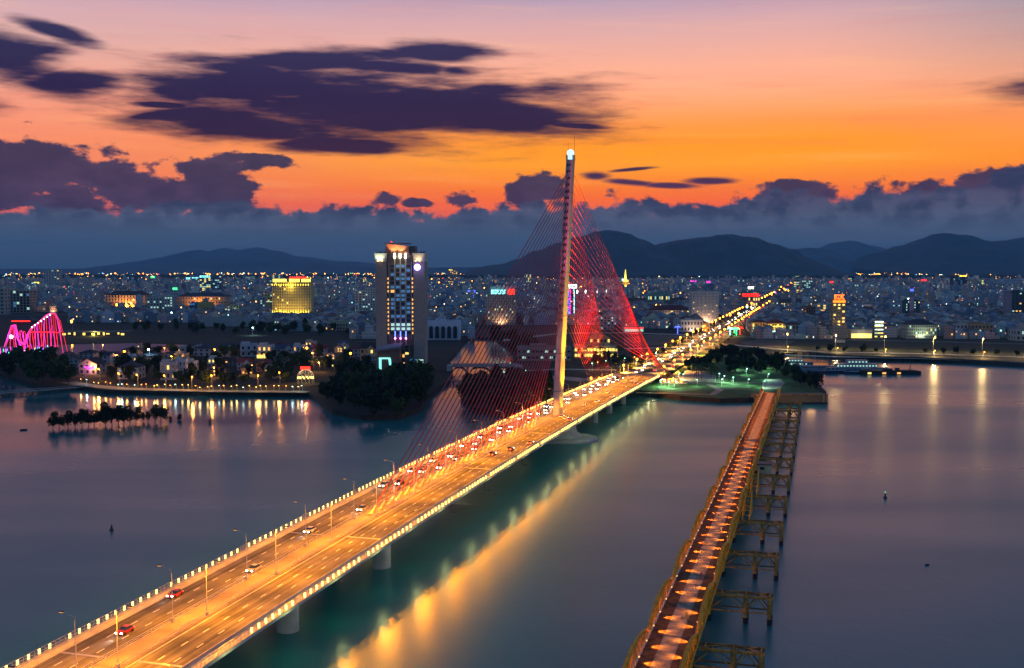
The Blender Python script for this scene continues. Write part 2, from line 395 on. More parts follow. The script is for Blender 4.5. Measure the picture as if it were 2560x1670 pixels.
# hills: ridges of real size 12 to 26 km away
def smooth_noise(seed):
    rr = random.Random(seed); tab = [rr.random() for _ in range(4096)]
    def f(x, y):
        xi, yi = math.floor(x), math.floor(y); fx, fy = x - xi, y - yi; fx = fx * fx * (3 - 2 * fx); fy = fy * fy * (3 - 2 * fy)
        h = lambda i, j: tab[(i * 131 + j * 977) % 4096]
        return (h(xi, yi) * (1 - fx) + h(xi + 1, yi) * fx) * (1 - fy) + (h(xi, yi + 1) * (1 - fx) + h(xi + 1, yi + 1) * fx) * fy
    return f
def hills(name, prof, dist, depth, material, seed, rough=1.0, n=220):
    f = smooth_noise(seed); us = [p[0] for p in prof]; b = MB(); V = []; rows = 26
    for j in range(rows):
        q = j / (rows - 1)                       # 0 = near foot, 1 = far foot
        yy = dist - depth * 0.5 + depth * q
        shape = math.sin(math.pi * min(1, q / 0.55) / 2) if q < 0.55 else math.cos(math.pi * (q - 0.55) / 0.9)
        for i in range(n):
            u = us[0] + (us[-1] - us[0]) * i / (n - 1)
            for k in range(len(prof) - 1):
                if u <= prof[k + 1][0] + 1e-6: break
            a = (u - us[k]) / (us[k + 1] - us[k]); a2 = a * a * (3 - 2 * a); v = prof[k][1] * (1 - a2) + prof[k + 1][1] * a2
            ref = AT(u, v, dist); h = max(0, ref.z - LZ)
            x = ref.x * (0.9 + 0.1 * yy / dist)
            nz = f(x / 700, yy / 900) * 0.55 + f(x / 260, yy / 320) * 0.3 + f(x / 90, yy / 120) * 0.15
            hz = h * shape * (1 + (nz - 0.5) * 0.9 * (1 - shape ** 4) * rough) + (nz - .5) * h * 0.05 * rough + (f(x / 40, 3) - .5) * 9 * rough * min(1, h / 200)
            V.append((x, yy, LZ - 4 + max(0, hz)))
    F_ = [(j * n + i, j * n + i + 1, (j + 1) * n + i + 1, (j + 1) * n + i) for j in range(rows - 1) for i in range(n - 1)]
    b.poly(V, F_); o = b.obj(name, material, kind='structure')
    o.data.polygons.foreach_set('use_smooth', [True] * len(o.data.polygons)); return o
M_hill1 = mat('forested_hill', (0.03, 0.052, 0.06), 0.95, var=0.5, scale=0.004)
M_hill2 = mat('far_hill_haze_tone', (0.07, 0.11, 0.14), 0.95, var=0.3, scale=0.002)  # paler base colour stands in for thicker haze over the far ridges
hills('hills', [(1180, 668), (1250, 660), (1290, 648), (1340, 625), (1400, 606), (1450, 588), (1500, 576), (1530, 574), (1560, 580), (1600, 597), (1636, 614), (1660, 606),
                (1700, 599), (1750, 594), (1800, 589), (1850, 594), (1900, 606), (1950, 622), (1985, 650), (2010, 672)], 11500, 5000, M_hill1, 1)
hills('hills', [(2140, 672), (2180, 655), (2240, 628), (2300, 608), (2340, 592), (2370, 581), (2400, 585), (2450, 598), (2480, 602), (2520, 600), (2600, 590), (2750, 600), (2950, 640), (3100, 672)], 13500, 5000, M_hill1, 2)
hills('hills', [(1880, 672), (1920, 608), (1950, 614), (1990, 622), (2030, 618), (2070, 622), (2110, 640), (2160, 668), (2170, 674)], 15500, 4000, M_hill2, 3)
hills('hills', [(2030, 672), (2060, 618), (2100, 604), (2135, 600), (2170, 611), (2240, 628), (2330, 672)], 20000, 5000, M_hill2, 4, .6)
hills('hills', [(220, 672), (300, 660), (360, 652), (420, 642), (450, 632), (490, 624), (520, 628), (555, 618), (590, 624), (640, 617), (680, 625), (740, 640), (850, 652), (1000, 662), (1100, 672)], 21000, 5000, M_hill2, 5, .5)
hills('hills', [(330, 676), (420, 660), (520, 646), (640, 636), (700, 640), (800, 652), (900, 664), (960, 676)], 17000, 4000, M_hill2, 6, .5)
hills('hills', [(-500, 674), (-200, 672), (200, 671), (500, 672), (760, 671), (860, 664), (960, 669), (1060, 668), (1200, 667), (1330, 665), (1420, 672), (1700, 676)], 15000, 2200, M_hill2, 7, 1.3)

# ------------------------------------------------------------------ cable-stayed bridge
DX, DY = 0.2785, 0.9604
PX, PY = 21.0, 542.0
ZT = [(-470, 8.6), (-400, 9.6), (-300, 11.07), (-200, 12.2), (-100, 12.4), (0, 11.8), (100, 10.66), (200, 9.0), (260, 7.6), (330, 5.6), (400, 4.2), (470, 3.45), (560, 3.2), (3600, 3.2)]
def zs(s):
    for (a, za), (b, zb) in zip(ZT[:-1], ZT[1:]):
        if s <= b: return za + (zb - za) * max(0, (s - a)) / (b - a)
    return ZT[-1][1]
def zsm(s): return sum(zs(s + k * 12) for k in (-3, -2, -1, 0, 1, 2, 3)) / 7
def B(s, t, dz=0.0, z=None): return Vector((PX + DX * s + DY * t, PY + DY * s - DX * t, (zsm(s) if z is None else z) + dz))
RZ = math.atan2(DY, DX)                 # heading of the bridge
bridge = empty('cable_stayed_bridge', B(0, 0, z=0), label='long lit cable-stayed road bridge with one leaning pylon and red cables', cat='bridge')
def part(mb, name, mats, parent=bridge, **k):
    o = mb.obj(name, mats, **k); o.parent = parent; o.matrix_parent_inverse = parent.matrix_world.inverted() if parent.matrix_world != Matrix() else Matrix.Translation(-parent.location)
    return o
def strip(mb, s0, s1, prof, step=12.0, m=0):
    """sweep a closed lateral profile [(t, dz)] along the bridge"""
    n = max(1, int((s1 - s0) / step)); rings = [[B(s0 + (s1 - s0) * i / n, t, dz) for t, dz in prof] for i in range(n + 1)]
    k = len(prof); V = [p for r in rings for p in r]
    fs = [(i * k + j, i * k + (j + 1) % k, (i + 1) * k + (j + 1) % k, (i + 1) * k + j) for i in range(n) for j in range(k)]
    fs += [tuple(range(k - 1, -1, -1)), tuple(n * k + j for j in range(k))]
    mb.poly(V, fs, m); return mb
S0, S1 = -460.0, 262.0
d = strip(MB(), S0, S1, [(-17.4, 0), (17.4, 0), (17.4, -0.7), (12, -1.3), (6, -2.6), (-6, -2.6), (-12, -1.3), (-17.4, -0.7)][::-1])
part(d, 'deck', M_concrete)
for a, c in ((-14.4, -3.1), (3.1, 14.4)):
    b = MB(); n = 80
    for i in range(n):
        s, e = S0 + (S1 - S0) * i / n, S0 + (S1 - S0) * (i + 1) / n
        b.face([B(s, a, .03), B(s, c, .03), B(e, c, .03), B(e, a, .03)])
    part(b, 'road_surface', M_deckasph)
part(strip(MB(), S0, S1, [(-3.0, 0.0), (3.0, 0.0), (2.9, .32), (-2.9, .32)][::-1]), 'median', M_prom)
b = MB()
for t in (-14.2, -3.4, 3.4, 14.2):
    for i in range(60):
        s, e = S0 + (S1 - S0) * i / 60, S0 + (S1 - S0) * (i + 1) / 60; b.face([B(s, t - .09, .04), B(s, t + .09, .04), B(e, t + .09, .04), B(e, t - .09, .04)])
for t in (-10.6, -7.0, 7.0, 10.6):
    s = S0
    while s < S1:
        b.face([B(s, t - .11, .04), B(s, t + .11, .04), B(s + 2.4, t + .11, .04), B(s + 2.4, t - .11, .04)]); s += 8.0
part(b, 'lane_marking', M_line)
for s in (-350, -254, -150, -60, 60, 150, 225):
    for a, c in ((-14.4, -3.1), (3.1, 14.4)):
        part(MB().poly([B(s, a, .045), B(s, c, .045), B(s + .8, c, .045), B(s + .8, a, .045)], [(0, 3, 2, 1)]), 'expansion_joint', M_steel)
# barriers beside the walkways and the guard rails of the median
for t in (-14.75, 14.75):
    part(strip(MB(), S0, S1, [(t - .2, 0.0), (t + .2, 0.0), (t + .1, .85), (t - .1, .85)][::-1]), 'barrier', M_concrete)
for t in (-2.75, 2.75):
    b = MB()
    for h in (.75, 1.15): strip(b, S0, S1, [(t - .06, h), (t + .06, h), (t + .06, h + .12), (t - .06, h + .12)][::-1])
    s = S0
    while s < S1: b.tube(B(s, t, .3), B(s, t, 1.25), .07, n=4); s += 4.0
    part(b, 'guard_rail', M_steel)
# outer railings with their lamps, one lamp every three metres
lampm = MB().box(-.16, .16, -.16, .16, 0.25, 1.3, 0).mesh('railing_lamp', M_railglow)
for t in (-17.15, 17.15):
    b = MB()
    for h in (.25, .7, 1.35): strip(b, S0, S1, [(t - .06, h), (t + .06, h), (t + .06, h + .1), (t - .06, h + .1)][::-1])
    s = S0
    while s < S1: b.tube(B(s, t, 0), B(s, t, 1.45), .06, n=4); s += 1.5
    rail = part(b, 'railing', M_steel)
    rest = MB(); k = 0; s = -394.0 if t < 0 else -330.0
    while s < 250:
        if int(s / 3) % 12 != 5:
            p = B(s, t * 1.006, 0)
            if k < 50:
                o = inst('railing_lamp', lampm, bridge, p - bridge.location, RZ); k += 1
            else: rest.box(-.16, .16, -.16, .16, .25, 1.3, 0, Matrix.Translation(p))
        s += 3.0
    for q in range(26): lamp_at('railing_glow_fill', B(-390 + q * 25, t * 1.12, -2.5) - bridge.location, 600 if t > 0 else 200, (.9, 1, .35), .3, bridge)  # unseen point lights below the edge, added for the railing lamps' glow on water
    o = part(rest, 'railing_lamp', M_railglow, kind='stuff')
# piers
def pier(s, t0=0, r=2.6, w=9.0, lab=None):
    b = MB(); zt = zsm(s) - 2.6
    for q in (-w / 2, w / 2):
        c0 = B(s, q + t0, z=-1); b.tube(c0, Vector((c0.x, c0.y, zt - 1.2)), r, r, 20)
    M = Matrix.Translation(B(s, t0, z=0)) @ Matrix.Rotation(RZ, 4, 'Z')
    b.box(-1.6, 1.6, -w / 2 - r, w / 2 + r, zt - 1.2, zt, 0, M)
    part(b, 'pier', M_concrete)
for s in (-455, -345, -298, -241): pier(s, 0, 2.7, 17.0)
for s in (62, 104, 150, 205): pier(s, 0, 1.8, 17.0)
b = MB(); c0 = B(0, 0, z=0); M = Matrix.Translation(c0) @ Matrix.Rotation(RZ, 4, 'Z')
N = 32
def ell(rx, ry, z): return [M @ Vector((rx * math.cos(2 * math.pi * k / N), ry * math.sin(2 * math.pi * k / N), z)) for k in range(N)]
rings = [ell(15, 23, -1), ell(15, 23, 1.0), ell(14.4, 22.3, 1.5), ell(10.5, 14.5, 1.6), ell(8.5, 12.0, 4.5), ell(7.2, 10.8, 9.3)]
V = [p for r in rings for p in r]
b.poly(V, [(i * N + k, i * N + (k + 1) % N, (i + 1) * N + (k + 1) % N, (i + 1) * N + k) for i in range(len(rings) - 1) for k in range(N)] + [tuple((len(rings) - 1) * N + k for k in range(N))])
part(b, 'pylon_foundation', M_concrete)
# the leaning pylon
TL = math.tan(R(12))
def pyl(z, a, t): return B((z - 11) * TL + a + 4, t + 1.0, z=z)       # a: along the bridge, t: across
b = MB(); rings = []
for z, hw, ha, ch in ((10.5, 1.35, 4.2, 1.0), (24, 1.3, 4.05, 1.0), (62, 1.3, 3.8, .9), (100, 1.25, 3.5, .9), (143.5, 1.2, 3.2, .8)):
    rings.append([pyl(z, a, t) for a, t in ((-ha, -hw), (-ha, hw), (-ha + ch, hw + .6), (ha - ch, hw + .6), (ha, hw), (ha, -hw), (ha - ch, -hw - .6), (-ha + ch, -hw - .6))])
k = 8; V = [p for r in rings for p in r]
b.poly(V, [(i * k + j, i * k + (j + 1) % k, (i + 1) * k + (j + 1) % k, (i + 1) * k + j) for i in range(len(rings) - 1) for j in range(k)] + [tuple(range(k)), tuple(4 * k + j for j in range(k - 1, -1, -1))])
pylon = part(b, 'pylon', M_pylon)
def sub(mb, name, mats, parent, **kk):
    o = mb.obj(name, mats, **kk); o.parent = parent; o.matrix_parent_inverse = parent.matrix_basis.inverted(); return o
M_recess = mat('dark_anchor_recess', (0.02, 0.02, 0.025), 0.7)
for i in range(24):
    z = 60 + i * 3.5; ha = 3.8 - (z - 62) * .0076
    for t in (-.62, .62):
        p = pyl(z, -ha - .03, t); part(MB().box(-.12, .12, -.36, .36, -.7, .7, 0, Matrix.Translation(p) @ Matrix.Rotation(RZ, 4, 'Z')), 'anchor_recess', M_recess)
for z in (24, 43, 62, 84, 106, 126):
    ha = 4.1 - (z - 24) * .0072; q = []
    for dz in (-.12, .12): q.append([pyl(z + dz, a, t) for a, t in ((-ha, -1.35), (-ha, 1.35), (-ha + .95, 1.95), (ha - .95, 1.95), (ha, 1.35), (ha, -1.35), (ha - .95, -1.95), (-ha + .95, -1.95))])
    part(MB().poly(q[0] + q[1], [(j, (j + 1) % 8, 8 + (j + 1) % 8, 8 + j) for j in range(8)]), 'joint_band', M_dark)
b = MB(); ztop = 143.5
for a, t in [(x, y) for x in (-3, -1.5, 0, 1.5, 3) for y in (-1.7, 1.7)]: b.tube(pyl(ztop, a, t), pyl(ztop, a, t) + Vector((0, 0, 2.6)), .14, n=4)
b.tube(pyl(ztop, -3, -1.7) + Vector((0, 0, 2)), pyl(ztop, 3, -1.7) + Vector((0, 0, 2)), .09, n=4); b.tube(pyl(ztop, -3, 1.7) + Vector((0, 0, 2)), pyl(ztop, 3, 1.7) + Vector((0, 0, 2)), .09, n=4)
b.tube(pyl(ztop, -1, -1) , pyl(ztop, -1, -1) + Vector((0, 0, 9)), .05, n=4); b.tube(pyl(ztop, 2, 1.6), pyl(ztop, 2, 1.6) + Vector((0, 0, 13)), .08, n=4)
part(b, 'top_railing', M_dark)
M_dome = glow('blue_white_beacon', (0.35, 0.75, 1.0), 2.0)
part(MB().ball(pyl(ztop, 0, 0) + Vector((0, 0, 3.6)), 1.9, 0, seg=16, ring=10).tube(pyl(ztop, 0, 0), pyl(ztop, 0, 0) + Vector((0, 0, 2.6)), 1.4, n=12), 'beacon_dome', M_dome)
# stay cables
sock = mat('pale_cable_socket', (0.55, 0.42, 0.2), 0.6)
for i in range(29):
    q = i / 28; s = -229 + q * 193; zt = 137.5 - q * 77
    a = B(s, 0, .4); top_ = pyl(zt, -3.3, 0)
    part(MB().tube(a, top_, .2, n=6), 'stay_cable', M_redcable)
    dirv = (top_ - a).normalized()
    part(MB().tube(a, a + dirv * 4.2, .42, .3, n=8).box(-1.1, 1.1, -.6, .6, 0, .7, 0, Matrix.Translation(a - Vector((0, 0, .3))) @ Matrix.Rotation(RZ, 4, 'Z')), 'cable_socket', sock)
for sg in (-1, 1):
    for i in range(18):
        q = i / 17; zt = 136.5 - q * 74; t = sg * (18.6 + q * 16.5)
        top_ = pyl(zt, 3.5, sg * 1.2)
        part(MB().tube(B(252, t, z=4.2), top_, .14, n=6), 'stay_cable', M_redcable)
    bb = MB(); bb.box(-3.5, 3.5, -10, 10, 0, 1.9, 0, Matrix.Translation(B(253, sg * 27, z=LZ)) @ Matrix.Rotation(RZ, 4, 'Z'))
    part(bb, 'anchor_block', M_concrete)
    bb = MB()
    for k in (-6, 0, 6): bb.ball(B(248, sg * 27 + k, z=LZ + 2.6), .75); bb.box(-.4, .4, -.4, .4, -1, -.4, 0, Matrix.Translation(B(248, sg * 27 + k, z=LZ + 2.6)))
    part(bb, 'flood_lamp', M_bulb_o)
    for s_, pw_ in ((150, 330000), (200, 110000)):
        q_ = B(s_, sg * 19.5, .5); lamp_at('flood_light', q_ - bridge.location, pw_, (1, .07, .02), .4, bridge, 84, (B(130, sg * 8, z=70) - q_))
# floodlights washing the pylon: warm from the right, magenta from ahead
for a_, t_, aimz, pw, c_, sz in ((4, 12.5, 56, 330000, (1, .40, .01), 46), (0, 12.5, 108, 1300000, (1, .58, .02), 26), (4, 7, 22, 18000, (1, .45, .02), 60),
                                (-80, 0.6, 122, 900000, (1, .02, .40), 22), (-60, -0.4, 60, 75000, (1, .40, .14), 34), (-9, 1.5, 20, 2500, (1, .4, .08), 60)):
    p = B(a_, t_, .9); lamp_at('flood_light', p - bridge.location, pw, c_, .5, bridge, sz, pyl(aimz, 0, 0) - p)
for s_ in (-215, -180, -145, -110, -75, -45):
    lamp_at('flood_light', B(s_, 1.6, 1.0) - bridge.location, 36000, (1, .05, .03), .3, bridge, 80, (pyl(110, 0, 0) - B(s_, 1.6, 1.0)))
# street lamps in pairs along the median
def lamp_mesh(h, arm, bulbmat_dir=1):
    return MB().tube((0, 0, 0), (0, 0, h), .13, .08, 8).box(-.3, .3, -.3, .3, 0, .9)
pole_m = lamp_mesh(11.5, 3).mesh('pole', M_steel)
arm_m = MB().tube((0, 0, 11.4), (0, 2.6, 12.2), .07, .05, 6).mesh('arm', M_steel)
head_m = MB().box(-.2, .2, 2.5, 3.5, 12.1, 12.28).mesh('lamp_head', M_dark)
bulb_m = MB().box(-.16, .16, 2.6, 3.4, 12.02, 12.10).mesh('lamp', glow('dim_sodium_lamp', ORANGE, 2.0))
s = -388.0; n_ = 0
while s < 262:
    n_ += 1
    for t, sg in ((-2.3, 1), (2.3, -1)):
        if abs(s) > 12:
            side = 'reaching over the left lanes' if sg == 1 else 'reaching over the right lanes'
            L = empty('street_lamp', B(s + (3 if sg < 0 else -3), t, .32), RZ if sg == 1 else RZ + math.pi, cat='street lamp', group='lamps along the bridge median',
                      label='steel street lamp ' + side + ', ' + ORD[n_ - 1] + ' on the bridge from the near end')
            inst('pole', pole_m, L); inst('arm', arm_m, L); inst('lamp_head', head_m, L); inst('lamp', bulb_m, L)
            lamp_at('light', (0, 3.0, 11.85), (17000 if sg == 1 else 42000), (1, .295, .002), .35, L, 162, (0, .12, -1), .25)
    s += 31.0

# ------------------------------------------------------------------ vehicles
def car_protos():
    P = []
    for nm, col_, L_, W_, H_, kind in (('white', (.6, .6, .6), 4.4, 1.8, 1.45, 'car'), ('silver', (.35, .36, .38), 4.6, 1.85, 1.5, 'car'), ('dark', (.03, .03, .04), 4.7, 1.85, 1.65, 'car'), ('red', (.35, .03, .03), 4.3, 1.8, 1.45, 'car')):
        root = empty('car', (0, 0, -400)); paint = mat(nm + '_car_paint', col_, .3, 0, .05, 1, spec=.6)
        l, w_, h = L_ / 2, W_ / 2, H_; st = [(-l, .35, .62, .8), (-l * .97, .28, .82, .94), (-l * .72, .25, .92, 1), (l * .35, .25, .92, 1), (l * .8, .28, .8, .97), (l, .36, .62, .8)]
        b = MB(); V = []
        for x, z0, z1, k in st: V += [(x, -w_ * k, z0), (x, w_ * k, z0), (x, w_ * k, z1), (x, -w_ * k, z1)]
        b.poly(V, [(i * 4 + j, i * 4 + (j + 1) % 4, (i + 1) * 4 + (j + 1) % 4, (i + 1) * 4 + j) for i in range(5) for j in range(4)] + [(3, 2, 1, 0), (20, 21, 22, 23)])
        b.poly([(-l * .55, -w_ * .75, h), (l * .1, -w_ * .75, h), (l * .1, w_ * .75, h), (-l * .55, w_ * .75, h)], [(0, 1, 2, 3)])
        b.obj('body', paint, root)
        q = [(-l * .8, .9), (l * .42, .9), (l * .1, h - .02), (-l * .55, h - .02)]; g = MB()
        V = [(x, -w_ * (.93 if z < 1 else .75), z) for x, z in q] + [(x, w_ * (.93 if z < 1 else .75), z) for x, z in q]
        g.poly(V, [(0, 1, 2, 3), (7, 6, 5, 4), (0, 4, 5, 1), (1, 5, 6, 2), (3, 2, 6, 7), (0, 3, 7, 4)]); g.obj('window', M_glass, root)
        for x in (-l * .6, l * .6):
            for y in (-w_, w_): MB().tube((x, y - .1, .33), (x, y + .1, .33), .33, n=12).obj('wheel', M_black, root)
        for y in (-w_ * .7, w_ * .7):
            MB().box(l - .12, l + .02, y - .2, y + .2, .5, .75).obj('headlight', M_head, root)
            MB().box(-l - .02, -l + .1, y - .2, y + .2, .55, .8).obj('taillight', M_tail, root)
        P.append((nm, root))
    return P
cars = car_protos()
used_car = set()
def put_car(idx, loc, rz, label, group, beam=0):
    nm, proto = cars[idx % 4]
    r = proto if idx % 4 not in used_car else copy_tree(proto)
    used_car.add(idx % 4)
    r.location = loc; r.rotation_euler.z = rz; r['label'] = nm + ' ' + label; r['category'] = 'car'; r['group'] = group
    if beam: lamp_at('headlight_beam', (2.6, 0, .7), beam, (1, .95, .85), .1, r, 50, (1, 0, -.12), .8)
    return r
rc = random.Random(11)
for tl in (-12.4, -8.8, -5.2):                      # towards the camera: headlights
    s = -340 + rc.uniform(0, 60); nc = 0
    while s < 250:
        nc += 1
        dens = 85 if s < -200 else (24 if s < 20 else 28)
        put_car(rc.randrange(4), B(s, tl + rc.uniform(-.3, .3), .06), RZ + math.pi, 'car with headlights on, ' + ORD[nc - 1] + ' in the ' + {-12.4: 'outer left lane', -8.8: 'middle left lane', -5.2: 'left lane by the median'}[tl], 'oncoming cars on the bridge', 800)
        s += dens * rc.uniform(.6, 1.6)
for tl in (5.2, 8.8, 12.4):
    s = -150 + rc.uniform(0, 60); nc = 0
    while s < 250:
        nc += 1
        put_car(rc.randrange(4), B(s, tl + rc.uniform(-.3, .3), .06), RZ, 'car with red tail lights, ' + ORD[nc - 1] + ' in the ' + {12.4: 'outer right lane', 8.8: 'middle right lane', 5.2: 'right lane by the median'}[tl], 'outbound cars on the bridge', 1500)
        s += 75 * rc.uniform(.6, 1.6)
def make_bus(loc, rz, label, colr=(.5, .5, .48), lit=False):
    r = empty('bus', loc, rz, label=label, cat='bus'); paint = mat('bus_paint', colr, .4, var=.08)
    b = MB().box(-5.6, 5.6, -1.25, 1.25, .45, 3.0).box(-5.3, 5.3, -1.15, 1.15, 3.0, 3.15); b.obj('body', paint, r)
    b = MB()
    for k in range(8): b.box(-5.1 + k * 1.28, -4.1 + k * 1.28, -1.28, 1.28, 1.5, 2.5)
    b.box(5.55, 5.63, -1.1, 1.1, 1.3, 2.7); b.obj('window', M_lit_c if lit else M_glass, r)
    for x in (-3.6, 3.6):
        for y in (-1.2, 1.2): MB().tube((x, y - .12, .5), (x, y + .12, .5), .5, n=12).obj('wheel', M_black, r)
    for y in (-.9, .9): MB().box(5.6, 5.66, y - .2, y + .2, .7, .95).obj('headlight', M_head, r)
    return r
make_bus(B(208, -5.2, .06), RZ + math.pi, 'dark city bus on the bridge beyond the pylon, by the median', (.08, .08, .09))

# ------------------------------------------------------------------ footbridge on trusses with its old trestle piers
FZ = 8.0
fa = G(1650, 1670, FZ); k_ = .287; fn = math.hypot(k_, 1); FDX, FDY = k_ / fn, 1 / fn
q0 = Vector((58.4, 260.0))              # outer leg of the first fully visible trestle
s_of = lambda p: (p.x - fa.x) * FDX + (p.y - fa.y) * FDY
def FB(s, t, z): return Vector((fa.x + FDX * s + FDY * t, fa.y + FDY * s - FDX * t, z))
FR = math.atan2(FDY, FDX)
footbridge = empty('footbridge', FB(0, 0, 0), FR, label='yellow steel truss footbridge with floodlit deck beside the road bridge', cat='footbridge')
def L(s, t, z): return Vector((s, -t, z))          # footbridge axes: x along, y = -t
HW = 5.0; SP = 39.2
sA = s_of(Vector((q0.x, q0.y, 0)))
st0 = sA - 2 * SP; NSP = 13; FEND = st0 + NSP * SP - 6
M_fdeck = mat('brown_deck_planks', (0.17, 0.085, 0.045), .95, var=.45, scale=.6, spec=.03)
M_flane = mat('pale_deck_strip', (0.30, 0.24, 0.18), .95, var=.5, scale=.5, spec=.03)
MB().box(st0, FEND, -HW, HW, FZ - .5, FZ).obj('deck', M_fdeck, footbridge)
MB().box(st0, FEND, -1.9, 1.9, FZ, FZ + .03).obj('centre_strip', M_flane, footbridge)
for i in range(NSP): MB().box(st0 + i * SP - .2, st0 + i * SP + .2, -HW + .02, HW - .02, FZ + .031, FZ + .05).obj('deck_joint', M_dark, footbridge)
flood = MB().box(-.16, .16, -.12, .12, 0, .2).mesh('deck_floodlight', glow('small_floodlight', (1, .5, .15), 2))
for i in range(NSP):
    a = st0 + i * SP
    if a > FEND - 20: break
    for sd_ in (-1, 1):
        b = MB(); y = sd_ * (HW + .35); n = 12; top_ = []
        for j in range(n + 1):
            q = j / n; h = .9 + 3.3 * math.sin(math.pi * q) ** .8; top_.append(Vector((a + q * SP, y, FZ + h)))
        b.path(top_, .3, 6); b.tube((a, y, FZ - .7), (a + SP, y, FZ - .7), .3, n=6)
        b.path([p - Vector((0, sd_ * .5, .15)) for p in top_], .14, 5)
        for j in range(0, n + 1): b.tube((top_[j].x, y, FZ - .7), top_[j], .15, n=5)
        for j in range(n):
            (b.tube((top_[j].x, y, FZ - .7), top_[j + 1], .11, n=4) if j < n // 2 else b.tube((top_[j + 1].x, y, FZ - .7), top_[j], .11, n=4))
        b.obj('truss', M_yellow, footbridge)
        b = MB()
        for h in (.4, .75, 1.1): b.tube((a, sd_ * (HW - .25), FZ + h), (a + SP, sd_ * (HW - .25), FZ + h), .05, n=4)
        for j in range(14): b.tube((a + j * 2.8, sd_ * (HW - .25), FZ), (a + j * 2.8, sd_ * (HW - .25), FZ + 1.12), .05, n=4)
        b.obj('railing', M_steel, footbridge)
        for j in range(4):
            xs = a + (2.5 if sd_ > 0 else 7.4) + j * 9.8; yy = sd_ * (HW - .55)
            inst('deck_floodlight', flood, footbridge, (xs, yy, FZ + 1.1))
            if (i * 4 + j + sd_) % 23 != 7:
                lamp_at('floodlight_beam', (xs, yy - sd_ * .3, FZ + 1.05), 4200, (1, .29, .025), .2, footbridge, 78, (0, -sd_, -.40), .85)
for i in range(NSP + 1):                  # trestles: four legs, girders and braces; the outer half carries nothing
    a = st0 + i * SP
    if a > FEND - 25: break
    tp = empty('trestle_pier', (a, 0, 0)); tp.parent = footbridge
    y1 = -HW - .5; y2 = -HW - 13.6; zt = 6.4
    ym = (y1 + y2) / 2 - .8
    for x in (-1.7, 1.7):
        for y in (HW - .5, -HW + 1.0, ym, y2):
            MB().tube((x, y, -1), (x, y, 1.5), .62, n=10).obj('pile', M_black, tp)
            MB().tube((x, y, 1.5), (x, y, zt), .55, n=10).obj('leg', M_rust if y < -HW else M_yellow, tp)
        b = MB(); b.box(x - .3, x + .3, y2 - .8, HW, zt - .1, zt + .45); b.box(x - .14, x + .14, y2, HW, 2.6, 2.95)
        for ya, yb in ((-HW + 1, ym), (ym, y2)):
            mid = (ya + yb) / 2
            b.tube((x, ya, 2.8), (x, mid, zt), .16, n=5); b.tube((x, yb, 2.8), (x, mid, zt), .16, n=5)
        b.obj('girder', M_rust, tp)
    b = MB()
    for y in (ym, y2, -HW - 2): b.box(-1.7, 1.7, y - .14, y + .14, zt + .45, zt + .7)
    b.tube((-1.7, ym, zt + .55), (1.7, y2, zt + .55), .12, n=4); b.tube((1.7, ym, zt + .55), (-1.7, y2, zt + .55), .12, n=4)
    b.tube((-1.7, y1, zt + .55), (1.7, ym, zt + .55), .12, n=4); b.tube((-1.7, y2, 2.8), (1.7, y2, zt), .12, n=4)
    b.obj('bracing', M_rust, tp)
# wedge-shaped steel frames and the control cabin standing on the trestles to the right
for i in (4, 5):
    a = st0 + i * SP; b = MB(); y = -HW - 1.4; hh = 9.5
    for yy in (y, y - 2.2):
        A0, A1, T = Vector((a - 1, yy, 6.9)), Vector((a + 1.5, yy - 1.6, 6.9)), Vector((a + 8, yy + .6, 6.9 + 3.2))
        A0 = Vector((a - .5, yy + 1.2 - 1.2, 6.9))
        b.tube((a - .5, yy, 6.9), (a + 16, yy + .1, 6.9 + hh * .62), .2, n=5); b.tube((a - .5, yy, 6.9), (a + 16, yy, 6.9), .2, n=5); b.tube((a + 16, yy, 6.9), (a + 16, yy + .1, 6.9 + hh * .62), .2, n=5)
        for k in range(1, 6):
            x0, x1 = a + 16 * k / 6, a + 16 * (k - 1) / 6
            b.tube((x0, yy, 6.9), (x0, yy, 6.9 + hh * .62 * k / 6), .12, n=4); b.tube((x1, yy, 6.9), (x0, yy, 6.9 + hh * .62 * k / 6), .12, n=4)
    for k in range(1, 7): b.tube((a + 16 * k / 6, y, 6.9 + hh * .62 * k / 6), (a + 16 * k / 6, y - 2.2, 6.9 + hh * .62 * k / 6), .12, n=4)
    b.obj('wedge_frame', M_yellow, footbridge)
a = st0 + 6 * SP
cab = MB().box(a + 3, a + 9, -HW - 6.8, -HW - 1.6, 6.9, 10.2).obj('control_cabin', mat('cream_cabin', (.45, .38, .2), .6), footbridge)
MB().box(a + 2.6, a + 9.4, -HW - 7.2, -HW - 1.3, 10.2, 10.55).obj('roof', M_dark, cab); MB().box(a + 2.93, a + 3.0, -HW - 4.2, -HW - 2.6, 8.2, 9.4).obj('window', M_glass, cab)

